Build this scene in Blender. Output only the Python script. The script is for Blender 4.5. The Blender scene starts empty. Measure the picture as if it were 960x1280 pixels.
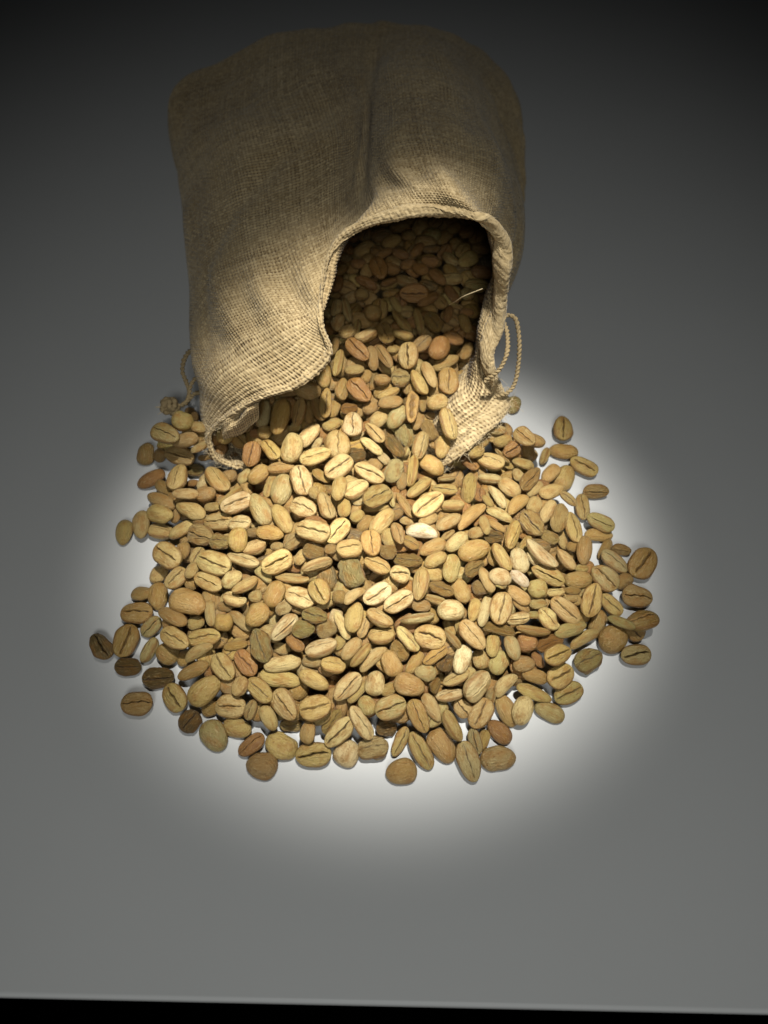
import bpy, math, random
import numpy as np
from mathutils import Vector, Quaternion
D = bpy.data
S = bpy.context.scene
COL = S.collection

# ------------------------------------------------------------------ camera, world, lamps, exposure
CAM_H, PITCH, FPX = 0.188, math.radians(55), 924.0
cd = D.cameras.new('camera'); cam = D.objects.new('camera', cd); COL.objects.link(cam)
cam.location = (0, 0, CAM_H); cam.rotation_euler = (math.radians(90) - PITCH, 0, 0)
cd.sensor_fit = 'VERTICAL'; cd.sensor_height = 36.0; cd.lens = 36.0 * FPX / 1280
cd.clip_start = 0.01; cd.clip_end = 20
cd.dof.use_dof = True; cd.dof.focus_distance = 0.2; cd.dof.aperture_fstop = 15.0
S.camera = cam
wd = D.worlds.new('World'); S.world = wd; wd.use_nodes = True
wd.node_tree.nodes['Background'].inputs[0].default_value = (.9, .95, 1, 1)
wd.node_tree.nodes['Background'].inputs[1].default_value = 0.004
S.view_settings.view_transform = 'Standard'; S.view_settings.look = 'None'
S.view_settings.exposure = 0; S.view_settings.gamma = 1

def spot(name, loc, aim, watts, cone, blend, size, colour):
    l = D.lights.new(name, 'SPOT'); l.energy = watts; l.spot_size = math.radians(cone); l.spot_blend = blend
    l.shadow_soft_size = size; l.color = colour
    o = D.objects.new(name, l); COL.objects.link(o); o.location = loc
    o.rotation_euler = (Vector(aim) - Vector(loc)).to_track_quat('-Z', 'Y').to_euler()
    return o
spot('spot_lamp', (.050, .088, .62), (.000, .121, .0), 48, 16.0, 1.0, .016, (1, .985, .925))
spot('room_lamp', (.01, -.36, .50), (.0, .075, 0), 7.3, 49, 1.0, .09, (.975, 1, .975))
S.cycles.diffuse_bounces = 2

# ------------------------------------------------------------------ helpers
def link(name, me, parent=None, mat=None):
    o = D.objects.new(name, me); COL.objects.link(o)
    if parent: o.parent = parent
    if mat and not me.materials: me.materials.append(mat)
    return o
def mesh_np(name, V, F, smooth=True):
    V = np.asarray(V, np.float32); F = np.asarray(F, np.int32); k = F.shape[1]
    me = D.meshes.new(name)
    me.vertices.add(len(V)); me.vertices.foreach_set('co', V.ravel())
    me.loops.add(F.size); me.loops.foreach_set('vertex_index', F.ravel())
    me.polygons.add(len(F))
    me.polygons.foreach_set('loop_start', np.arange(0, F.size, k, dtype=np.int32))
    me.polygons.foreach_set('use_smooth', np.full(len(F), smooth))
    me.update(calc_edges=True)
    return me
def grid_faces(nr, nc, wrap):
    i = np.arange(nr - 1)[:, None]; j = np.arange(nc if wrap else nc - 1)[None, :]
    j2 = (j + 1) % nc
    return np.stack([i * nc + j, i * nc + j2, (i + 1) * nc + j2, (i + 1) * nc + j], -1).reshape(-1, 4)
def vec_attr(me, name, A):
    a = me.attributes.new(name, 'FLOAT_VECTOR', 'POINT'); a.data.foreach_set('vector', np.asarray(A, np.float32).ravel())
def f_attr(me, name, A):
    a = me.attributes.new(name, 'FLOAT', 'POINT'); a.data.foreach_set('value', np.asarray(A, np.float32).ravel())
FW = np.array([0, math.cos(PITCH), -math.sin(PITCH)]); UP = np.array([0, math.sin(PITCH), math.cos(PITCH)]); RT = np.array([1., 0, 0])
def at(px, py, z):      # a point of the photograph at a known height above the table
    d = FW + (px - 480) / FPX * RT - (py - 640) / FPX * UP
    return np.array([0, 0, CAM_H]) + d * ((z - CAM_H) / d[2])
def catmull(P, n, closed):
    """Resample the polyline P (k,3) to n points along a Catmull-Rom curve, evenly by length."""
    P = np.asarray(P, float)
    Q = np.vstack([P[-1:], P, P[:2]]) if closed else np.vstack([2 * P[:1] - P[1:2], P, 2 * P[-1:] - P[-2:-1]])
    out = []
    for i in range(len(Q) - 3):
        p0, p1, p2, p3 = Q[i:i + 4]
        t = np.linspace(0, 1, 24, endpoint=False)[:, None]
        out.append(.5 * (2 * p1 + (p2 - p0) * t + (2 * p0 - 5 * p1 + 4 * p2 - p3) * t ** 2 + (3 * p1 - p0 - 3 * p2 + p3) * t ** 3))
    R = np.vstack(out + [P[:1] if closed else P[-1:]])
    L = np.r_[0, np.cumsum(np.linalg.norm(np.diff(R, axis=0), axis=1))]
    s = np.linspace(0, L[-1], n + 1)[:-1] if closed else np.linspace(0, L[-1], n)
    return np.stack([np.interp(s, L, R[:, k]) for k in range(3)], 1)
def noise2(x, y, seed, octaves=3):
    r = np.random.default_rng(seed); v = 0
    for o in range(octaves):
        for k in range(5):
            a = r.uniform(0, 2 * math.pi); f = 2 ** o * r.uniform(.7, 1.4)
            v = v + np.sin((x * math.cos(a) + y * math.sin(a)) * f + r.uniform(0, 6.28)) / 2 ** o / 3
    return v

# ------------------------------------------------------------------ materials
class NT:
    def __init__(self, name):
        self.m = D.materials.new(name); self.m.use_nodes = True; self.t = self.m.node_tree
        self.b = self.t.nodes['Principled BSDF']
    def n(self, typ, **kw):
        nd = self.t.nodes.new(typ)
        for k, v in kw.items():
            if k.startswith('i_'):
                key = k[2:]; key = int(key) if key.isdigit() else key.replace('_', ' ')
                if hasattr(v, 'is_output'): self.t.links.new(v, nd.inputs[key])
                else: nd.inputs[key].default_value = v
            else: setattr(nd, k, v)
        return nd
    def math(self, op, a, b=0.0, c=0.0, clamp=False):
        nd = self.t.nodes.new('ShaderNodeMath'); nd.operation = op; nd.use_clamp = clamp
        for i, v in enumerate((a, b, c)):
            if hasattr(v, 'is_output'): self.t.links.new(v, nd.inputs[i])
            else: nd.inputs[i].default_value = v
        return nd.outputs[0]
    def mix(self, fac, a, b, blend='MIX'):
        nd = self.t.nodes.new('ShaderNodeMix'); nd.data_type = 'RGBA'; nd.blend_type = blend; nd.clamp_factor = True
        for i, v in ((0, fac), (6, a), (7, b)):
            if hasattr(v, 'is_output'): self.t.links.new(v, nd.inputs[i])
            else: nd.inputs[i].default_value = v if i == 0 else (*v, 1)
        return nd.outputs[2]
    def noise(self, vec, scale, detail=3, rough=.6):
        return self.n('ShaderNodeTexNoise', i_Vector=vec, i_Scale=scale, i_Detail=detail, i_Roughness=rough).outputs[0]
    def ramp(self, v, lo, hi):
        nd = self.t.nodes.new('ShaderNodeMapRange'); nd.interpolation_type = 'SMOOTHSTEP'
        self.t.links.new(v, nd.inputs[0]); nd.inputs[1].default_value = lo; nd.inputs[2].default_value = hi
        return nd.outputs[0]
    def set(self, name, v):
        if hasattr(v, 'is_output'): self.t.links.new(v, self.b.inputs[name])
        else: self.b.inputs[name].default_value = v

def bean_material(name, own_colour):
    T = NT(name)
    unit = T.n('ShaderNodeAttribute', attribute_name='unit').outputs['Vector']
    if own_colour:
        info = T.n('ShaderNodeObjectInfo'); base = info.outputs['Color']
        off = T.math('MULTIPLY', info.outputs['Random'], 40.0)
        vec = T.n('ShaderNodeVectorMath', operation='ADD', i_0=unit, i_1=off).outputs[0]
    else:
        base = T.n('ShaderNodeAttribute', attribute_name='tint').outputs['Vector']; vec = unit
    crease = T.n('ShaderNodeAttribute', attribute_name='crease').outputs['Fac']
    rough = T.n('ShaderNodeAttribute', attribute_name='wrinkle').outputs['Fac']
    st = T.n('ShaderNodeVectorMath', operation='MULTIPLY', i_0=vec, i_1=(1.0, 3.0, 3.0)).outputs[0]
    n1 = T.noise(vec, 1.3, 3, .6); n2 = T.noise(st, 2.2, 4, .68); n3 = T.noise(vec, 6.5, 3, .65)
    c = T.mix(T.math('MULTIPLY', T.ramp(n1, .42, .70), .75), base, (.27, .135, .034))
    c = T.mix(T.math('MULTIPLY', T.ramp(n2, .52, .74), .45), c, (.62, .49, .245))
    c = T.mix(T.math('MULTIPLY', T.ramp(n3, .53, .72), .6), c, (.15, .070, .018))
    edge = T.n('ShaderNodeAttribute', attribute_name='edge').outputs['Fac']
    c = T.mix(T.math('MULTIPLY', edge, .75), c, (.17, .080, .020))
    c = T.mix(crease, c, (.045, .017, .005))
    T.set('Base Color', c); T.set('Roughness', T.math('MULTIPLY_ADD', n2, .38, .18)); T.set('Specular IOR Level', .38)
    h = T.math('ADD', T.math('MULTIPLY', n3, .55), T.math('MULTIPLY', T.math('MULTIPLY', n2, T.math('MULTIPLY_ADD', rough, 2.2, .8)), 1.0))
    bp = T.n('ShaderNodeBump', i_Height=h, i_Strength=1.0, i_Distance=.00065)
    T.t.links.new(bp.outputs[0], T.b.inputs['Normal'])
    return T.m

def cloth_material(name, dark=1.0, fuzz=0.0):
    T = NT(name)
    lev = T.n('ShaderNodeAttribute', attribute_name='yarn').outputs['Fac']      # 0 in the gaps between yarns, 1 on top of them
    ton = T.n('ShaderNodeAttribute', attribute_name='slub').outputs['Fac']      # each yarn has its own shade
    ob = T.n('ShaderNodeTexCoord').outputs['Object']
    n1 = T.noise(ob, 55, 3); n2 = T.noise(ob, 2600, 2, .7); n3 = T.noise(ob, 900, 3, .7)
    c = T.mix(ton, (.20, .140, .066), (.50, .385, .215))
    c = T.mix(T.math('MULTIPLY', T.ramp(n1, .4, .7), .35), c, (.33, .235, .11))
    c = T.mix(T.math('MULTIPLY', T.ramp(n3, .5, .72), .4), c, (.55, .44, .265))
    c = T.mix(T.math('MULTIPLY', T.math('SUBTRACT', 1.0, T.ramp(lev, .10, .78)), .95), c, (.070, .040, .015))  # shade between the yarns, painted into the colour as dark brown
    T.set('Base Color', c); T.set('Roughness', .9); T.set('Specular IOR Level', .12)
    T.set('Sheen Weight', .15)
    bp = T.n('ShaderNodeBump', i_Height=T.math('ADD', n2, n3), i_Strength=.6, i_Distance=.00022)
    T.t.links.new(bp.outputs[0], T.b.inputs['Normal'])
    return T.m

def table_material():
    T = NT('white_laminate')
    ob = T.n('ShaderNodeTexCoord').outputs['Object']
    n1 = T.noise(ob, 9, 4); n2 = T.noise(ob, 420, 3); n3 = T.noise(ob, 150, 2)
    c = T.mix(n1, (.445, .447, .442), (.475, .477, .474))
    c = T.mix(T.math('MULTIPLY', T.ramp(n3, .80, .84), .5), c, (.35, .33, .30))
    T.set('Base Color', c); T.set('Roughness', T.math('MULTIPLY_ADD', n1, .12, .42)); T.set('Specular IOR Level', .35)
    bp = T.n('ShaderNodeBump', i_Height=n2, i_Strength=.05, i_Distance=.0002)
    T.t.links.new(bp.outputs[0], T.b.inputs['Normal'])
    return T.m
def plain(name, col, rough=.8):
    T = NT(name); ob = T.n('ShaderNodeTexCoord').outputs['Object']
    T.set('Base Color', T.mix(T.noise(ob, 800, 3), tuple(v * .65 for v in col), tuple(v * 1.25 for v in col))); T.set('Roughness', rough)
    T.set('Specular IOR Level', .15); return T.m
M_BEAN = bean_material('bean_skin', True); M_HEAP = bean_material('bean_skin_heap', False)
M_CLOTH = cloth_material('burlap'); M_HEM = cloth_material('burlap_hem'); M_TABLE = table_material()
M_CORD = plain('jute_cord', (.27, .20, .105)); M_FIBRE = plain('jute_fibre', (.55, .44, .27)); M_FLOOR = plain('dark_floor', (.012, .010, .009))

# ------------------------------------------------------------------ table and floor
def table():
    import bmesh
    bm = bmesh.new(); bmesh.ops.create_cube(bm, size=1)
    for v in bm.verts: v.co = Vector((v.co.x * 1.5, v.co.y * 1.0, v.co.z * .010))
    bmesh.ops.bevel(bm, geom=list(bm.edges), offset=.0009, segments=4, profile=.5, affect='EDGES')
    me = D.meshes.new('tabletop'); bm.to_mesh(me); bm.free()
    o = link('tabletop', me, None, M_TABLE)
    o.location = (0, 0.0042 + .5, -.005); o.rotation_euler = (0, 0, math.radians(-1.05))
    # the turn is about the middle of the front edge
    c = Vector((0, .0042, 0)); o.location = c + Quaternion((0, 0, 1), math.radians(-1.05)) @ Vector((0, .5, -.005))
    o['kind'] = 'structure'; o['label'] = 'plain white laminate tabletop with a rounded front edge'
    return o
table()
fl = link('floor', mesh_np('floor', [(-4, -3, -.74), (4, -3, -.74), (4, 5, -.74), (-4, 5, -.74)], [(0, 1, 2, 3)], False), None, M_FLOOR)
fl['kind'] = 'structure'

# ------------------------------------------------------------------ the burlap sack
def tip(a): return np.array([at(*p) for p in a])
# columns run from the lower left corner over the top to the lower right corner; every ring is one cross-section
RIM = tip([(297,584,.007),(268,573,.010),(262,548,.016),(284,521,.026),(328,499,.033),(376,480,.040),(410,447,.047),(406,410,.053),(401,368,.059),(408,327,.064),(432,295,.069),(470,275,.073),(520,266,.076),(565,268,.076),(606,282,.073),(630,304,.067),(638,338,.060),(628,378,.051),(617,415,.042),(615,455,.034),(625,488,.026),(633,512,.020),(606,541,.018),(575,567,.015)])
RIM[2:22] += .55 * np.stack([.0012 * np.sin(np.arange(20) * 2.1), .0016 * np.sin(np.arange(20) * 1.7 + 1), .0013 * np.sin(np.arange(20) * 2.6 + 2)], 1)
R1 = tip([(285,545,.003),(256,530,.010),(251,495,.022),(262,462,.034),(300,430,.043),(345,408,.050),(396,385,.055),(414,355,.060),(422,325,.0635),(430,295,.066),(458,262,.071),(490,240,.076),(525,232,.080),(560,236,.081),(586,250,.077),(604,272,.070),(615,306,.060),(615,346,.050),(602,388,.042),(596,422,.035),(593,444,.031),(591,464,.027),(584,480,.024),(560,493,.021)])
R2 = tip([(300,470,.001),(262,455,.002),(243,425,.015),(243,385,.030),(270,345,.044),(315,320,.054),(360,302,.059),(400,283,.0615),(430,264,.0605),(448,242,.0595),(458,212,.066),(480,188,.074),(512,174,.078),(555,174,.079),(595,188,.075),(626,220,.064),(646,262,.050),(655,297,.043),(649,335,.030),(636,365,.020),(624,385,.013),(612,405,.008),(600,420,.005),(580,430,.004)])
R3 = tip([(300,370,.001),(250,345,.002),(234,300,.018),(231,262,.033),(255,225,.048),(300,200,.058),(350,185,.063),(400,170,.0645),(437,160,.0610),(458,146,.0580),(466,122,.066),(485,105,.073),(512,98,.0755),(548,103,.0745),(580,124,.069),(612,160,.050),(640,200,.036),(656,235,.027),(656,270,.019),(651,303,.012),(640,325,.010),(620,345,.004),(600,360,.002),(560,370,.001)])
R4 = tip([(300,290,.001),(240,260,.002),(222,225,.020),(219,185,.036),(240,152,.049),(290,128,.058),(345,110,.063),(400,96,.065),(442,86,.0615),(465,80,.0590),(474,66,.066),(488,58,.070),(512,55,.071),(545,62,.069),(572,84,.063),(606,116,.045),(634,158,.034),(650,190,.026),(653,218,.019),(655,245,.016),(640,265,.009),(620,280,.004),(600,290,.002),(540,300,.001)])
R5 = tip([(300,225,.001),(240,205,.003),(218,170,.022),(212,130,.038),(228,98,.049),(280,74,.056),(340,54,.061),(400,40,.063),(440,31,.0625),(464,30,.0610),(476,25,.0655),(490,24,.066),(510,25,.066),(540,29,.064),(568,42,.058),(604,66,.044),(633,100,.034),(648,130,.029),(652,160,.026),(649,195,.015),(640,215,.008),(620,225,.004),(600,230,.002),(540,240,.001)])
def lower(R, k):        # the same outline in the picture, lower and so farther back
    out = []
    for p in R:
        d = p - np.array([0, 0, CAM_H]); z = p[2] * k; out.append(np.array([0, 0, CAM_H]) + d * ((z - CAM_H) / d[2]))
    return np.array(out)
R3, R4, R5 = lower(R3, .95), lower(R4, .84), lower(R5, .70)
cb = R5.mean(0)
def back(k, dy, zf):
    P = R5.copy(); P[:, 0] = cb[0] + (P[:, 0] - cb[0]) * k; P[:, 1] = np.maximum(P[:, 1] + dy, cb[1] + dy * .6); P[:, 2] *= zf
    return P
R6, R7 = back(.97, .012, .82), back(.90, .019, .40)
R8 = back(.84, .021, .05)
# the underside: hidden columns from the lower right corner back to the lower left one
def close(R):
    a, b = R[-1], R[0]; t = np.array([.2, .4, .6, .8])[:, None]
    U = a + (b - a) * t; U[:, 2] = np.maximum(.0012, np.minimum(U[:, 2], .0012)); return np.vstack([R, U])
RINGS = [close(R) for R in (RIM, R1, R2, R3, R4, R5, R6, R7, R8)]
NU, NV = 900, 620
def sack_surface(rings, nu, nv):
    A = np.stack([catmull(R, nu, True) for R in rings])                 # rings x nu x 3
    # keep columns aligned: rotate none, the first column is the lower left corner on every ring
    K = len(rings); L = np.r_[0, np.cumsum(np.linalg.norm(np.diff(A, axis=0), axis=2).mean(1))]
    Q = np.concatenate([2 * A[:1] - A[1:2], A, 2 * A[-1:] - A[-2:-1]])
    s = np.linspace(0, L[-1] * .99999, nv); i = np.clip(np.searchsorted(L, s, 'right') - 1, 0, K - 2)
    t = ((s - L[i]) / (L[i + 1] - L[i]))[:, None, None]
    p0, p1, p2, p3 = Q[i], Q[i + 1], Q[i + 2], Q[i + 3]
    P = .5 * (2 * p1 + (p2 - p0) * t + (2 * p0 - 5 * p1 + 4 * p2 - p3) * t ** 2 + (3 * p1 - p0 - 3 * p2 + p3) * t ** 3)
    return P, s
def grid_normals(P, wrap=True):
    du = (np.roll(P, -1, 1) - np.roll(P, 1, 1)) if wrap else np.gradient(P, axis=1)
    dv = np.gradient(P, axis=0); n = np.cross(du, dv)
    return n / np.maximum(np.linalg.norm(n, axis=2, keepdims=True), 1e-12)
def weave(U, V, pitch, seed):
    """Plain weave of round uneven yarns: height (0 to 1), each yarn's own shade."""
    r = np.random.default_rng(seed)
    U = U + .00032 * noise2(U * 160, V * 160, seed + 1, 3) ; V = V + .00032 * noise2(U * 160, V * 160, seed + 2, 3)
    fu, fv = U / pitch, V / (pitch * 1.04)
    iu, iv = np.floor(fu).astype(int), np.floor(fv).astype(int)
    tabu, tabv = r.random(4096), r.random(4096)
    wu = .30 + .14 * tabu[iu % 4096]; wv = .30 + .14 * tabv[iv % 4096]          # yarn half widths
    wu = wu + .08 * noise2(U * 40, V * 900, seed + 5, 2) ; wv = wv + .08 * noise2(U * 900, V * 40, seed + 6, 2)
    du = np.abs(fu - iu - .5) / wu; dv = np.abs(fv - iv - .5) / wv
    pu = np.sqrt(np.clip(1 - du ** 2, 0, 1)); pv = np.sqrt(np.clip(1 - dv ** 2, 0, 1))
    sgn = np.where((iu + iv) % 2 == 0, 1., -1.)
    cu = .5 + .5 * sgn * np.cos(np.pi * (fv - iv - .5)); cv = .5 - .5 * sgn * np.cos(np.pi * (fu - iu - .5))
    hu, hv = pu * (.35 + .65 * cu), pv * (.35 + .65 * cv)
    tone = np.where(hu > hv, tabu[(iu * 7) % 4096], tabv[(iv * 5) % 4096]) * .38 + .62 * r.random(8192)[(iu * 131 + iv * 977 + 3 * (hu > hv)) % 8192]
    return np.maximum(hu, hv), np.clip(tone + .12 * noise2(U * 120, V * 120, seed + 9, 2), 0, 1)
sack = D.objects.new('burlap_sack', None); COL.objects.link(sack); sack.location = (0, .24, 0); sack.empty_display_size = .05
sack['label'] = 'beige burlap drawstring sack lying on its side, spilling green coffee beans from its open mouth'; sack['category'] = 'sack'
def to_sack(V): return V - np.array([0, .24, 0])
P, sv = sack_surface(RINGS, NU, NV)
su = np.cumsum(np.linalg.norm(np.diff(P[NV // 3], axis=0, append=P[NV // 3][:1]), axis=1))
Ug, Vg = np.meshgrid(su, sv)
Nn = grid_normals(P)
cen = P.mean(1, keepdims=True)
if (Nn * (P - cen)).sum(2).mean() < 0: Nn = -Nn
soft = np.clip((Vg - .009) / .02, 0, 1)
neck = np.exp(-((Vg - .022) / .020) ** 2)
wr = noise2(Ug * 90, Vg * 45, 21, 3) * .0017 * soft + neck * .0011 * np.sin(Ug * 330 + 2.5 * noise2(Ug * 60, Vg * 30, 25, 2)) * soft + noise2(Ug * 190 + Vg * 60, Vg * 90, 22, 2) * .00035
P2 = P + Nn * wr[..., None]
cz = noise2(Ug * 36, Vg * 30, 27, 2); wr = wr - .0010 * np.exp(-(cz / .26) ** 2) * soft
P2 = P + Nn * wr[..., None]
under = (P[..., 2] < .004)
P2[..., 2] = np.where(under, P[..., 2], P2[..., 2])
Nn = grid_normals(P2); 
if (Nn * (P2 - cen)).sum(2).mean() < 0: Nn = -Nn
hw, tone = weave(Ug, Vg, .00121, 31)
P3 = P2 + Nn * ((hw - .6) * .00100)[..., None]
P3[..., 2] = np.maximum(P3[..., 2], .0004)
me = mesh_np('sack_cloth', to_sack(P3.reshape(-1, 3)), grid_faces(NV, NU, True))
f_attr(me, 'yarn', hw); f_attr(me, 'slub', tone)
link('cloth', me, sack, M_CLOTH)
# back end of the sack, gathered in a flat seam
BackC = P3[-1].mean(0); BV = np.vstack([P3[-1], BackC[None]])
BF = np.array([(i, (i + 1) % NU, NU) for i in range(NU)])
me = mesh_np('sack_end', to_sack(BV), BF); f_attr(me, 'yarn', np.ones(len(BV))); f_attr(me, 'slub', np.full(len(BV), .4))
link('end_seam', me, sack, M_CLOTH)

# rolled hem round the mouth, thick at the top and thin along the lower lips
def hem():
    n, m = NU, 44
    N0 = grid_normals(P2)
    if (N0 * (P2 - cen)).sum(2).mean() < 0: N0 = -N0
    nr = 60; C = P2[0]; B0 = P2[6] - P2[0]; ker = np.ones(41) / 41
    for q in range(3): B0[:, q] = np.convolve(np.r_[B0[-20:, q], B0[:, q], B0[:20, q]], ker, 'valid')
    B0 /= np.linalg.norm(B0, axis=1, keepdims=True)
    px = np.arange(n) / n
    # thickness along the rim, by the share of the way round
    key = np.array([0, .06, .16, .26, .33, .40, .50, .58, .66, .74, .80, 1.0])
    wid = np.array([.0009, .0009, .0009, .0010, .0020, .0030, .0036, .0046, .0036, .0016, .0010, .0009])
    thk = np.array([.0008, .0008, .0008, .0009, .0012, .0016, .0019, .0019, .0014, .0010, .0008, .0008])
    w = np.interp(px, key, wid)[:, None]; h = np.interp(px, key, thk)[:, None]
    ang = np.linspace(0, 2 * np.pi, m, endpoint=False)[None, :]
    U = (px * np.linalg.norm(np.diff(C, axis=0, append=C[:1]), axis=1).sum())[:, None] + 0 * ang
    V = ang * (w + h) * .5 + 0 * U
    lum = 1 + .12 * noise2(U * 260, V * 500, 51, 3)
    vv = (np.cos(ang) * lum + .7) * w
    ds = sv[1] - sv[0]; r = np.clip(vv / ds, 0, nr - 1.001); i0 = r.astype(int); t = (r - i0)[..., None]; ci = np.arange(n)[:, None]
    base = P2[i0, ci] * (1 - t) + P2[i0 + 1, ci] * t; nor = N0[i0, ci] * (1 - t) + N0[i0 + 1, ci] * t
    base = base + B0[:, None, :] * np.minimum(vv, 0)[..., None]
    Q = base + nor * (np.sin(ang) * h * lum + .0004 * noise2(U * 130, U * 0, 57, 2) * (h - .0008) / .001)[..., None]
    hw, tone = weave(U, V, .00112, 71)
    fz = noise2(U * 3000, V * 3000, 73, 3)
    k = np.interp(px, key, np.array([1, 1, 1, .95, .8, .65, .6, .6, .7, .9, 1, 1]))[:, None]
    N2 = grid_normals(Q.transpose(1, 0, 2).transpose(1, 0, 2)); ctr = Q.mean(1, keepdims=True)
    if (N2 * (Q - ctr)).sum(2).mean() < 0: N2 = -N2
    Q = Q + N2 * ((hw - .6) * .00036 * k + fz * .00013)[..., None]
    Q[..., 2] = np.maximum(Q[..., 2], .0006)
    F = grid_faces(n, m, True); j = np.arange(m); j2 = (j + 1) % m
    F = np.vstack([F, np.stack([(n - 1) * m + j, (n - 1) * m + j2, j2, j], 1)])
    me = mesh_np('hem', to_sack(Q.reshape(-1, 3)), F)
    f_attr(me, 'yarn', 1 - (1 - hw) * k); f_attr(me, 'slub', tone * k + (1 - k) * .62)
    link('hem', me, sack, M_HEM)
hem()

def hem_fold():
    a = catmull(tip([(281,527,.022),(297,514,.0265),(312,503,.030),(326,497,.032)]), 90, False)
    b = catmull(tip([(280,550,.016),(294,545,.018),(309,537,.021),(324,523,.025)]), 90, False)
    t = np.linspace(0, 1, 60)[:, None, None]
    Q = a[None] * (1 - t) + b[None] * t
    Q = Q + (np.sin(t * np.pi) * .0030 + .0009 * np.sin(t * 9 + np.linspace(0, 5, 90)[None, :, None]) + .0009 * np.sin(np.linspace(0, 11, 90))[None, :, None]) * (-FW)[None, None, :]
    N2 = grid_normals(Q, False); U, V = np.meshgrid(np.arange(90) * .00022, np.arange(60) * .0002)
    hw, tone = weave(U, V, .00102, 91); Q = Q + N2 * ((hw - .6) * .0005)[..., None]
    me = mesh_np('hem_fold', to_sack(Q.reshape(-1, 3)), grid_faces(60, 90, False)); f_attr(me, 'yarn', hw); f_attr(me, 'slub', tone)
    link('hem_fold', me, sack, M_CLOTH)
hem_fold()

def tube_mesh(name, pts, rad, m=8, n=None, taper=False):
    n = n or max(8, int(np.linalg.norm(np.diff(pts, axis=0), axis=1).sum() / .0006))
    C = catmull(pts, n, False); T_ = np.gradient(C, axis=0); T_ /= np.linalg.norm(T_, axis=1, keepdims=True)
    ref = np.array([.3, .2, 1.]); A = np.cross(T_, ref); A /= np.linalg.norm(A, axis=1, keepdims=True); B = np.cross(T_, A)
    return C, A, B
def cord(name, pts, rad, parent, twist=.0026):
    """Two plies twisted round each other."""
    C, A, B = tube_mesh(name, pts, rad); n = len(C); m = 8
    s = np.r_[0, np.cumsum(np.linalg.norm(np.diff(C, axis=0), axis=1))]
    V, F = [], []
    for ply in range(2):
        ph = s / twist * 2 * np.pi + ply * np.pi
        c = C + (A * np.cos(ph)[:, None] + B * np.sin(ph)[:, None]) * rad * .48
        a = np.linspace(0, 2 * np.pi, m, endpoint=False)
        r = rad * .62 * (1 + .12 * noise2(s * 900, s * 300, 3 + ply, 2))
        q = c[:, None, :] + (A[:, None, :] * np.cos(a)[None, :, None] + B[:, None, :] * np.sin(a)[None, :, None]) * r[:, None, None]
        F.append(grid_faces(n, m, True) + ply * n * m); V.append(q.reshape(-1, 3))
    V = np.vstack(V); V[:, 2] = np.maximum(V[:, 2], .0003)
    return link(name, mesh_np(name, to_sack(V), np.vstack(F)), parent, M_CORD)
def fibres(name, curves, rad, parent, mat):
    V, F, o = [], [], 0
    for pts in curves:
        C, A, B = tube_mesh(name, np.asarray(pts), rad, n=9); m = 4; a = np.linspace(0, 2 * np.pi, m, endpoint=False)
        r = rad * np.linspace(1, .45, len(C))
        q = C[:, None, :] + (A[:, None, :] * np.cos(a)[None, :, None] + B[:, None, :] * np.sin(a)[None, :, None]) * r[:, None, None]
        V.append(q.reshape(-1, 3)); F.append(grid_faces(len(C), m, True) + o); o += len(C) * m
    return link(name, mesh_np(name, to_sack(np.vstack(V)), np.vstack(F)), parent, mat)
# right loop
dr = cord('drawstring', tip([(606,476,.032),(624,462,.036),(634,440,.040),(634,415,.042),(629,401,.043),(635,394,.044),(645,400,.043),(649,425,.039),(648,455,.033),(643,480,.028),(634,491,.026),(618,496,.024)]), .00072, sack)
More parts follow.
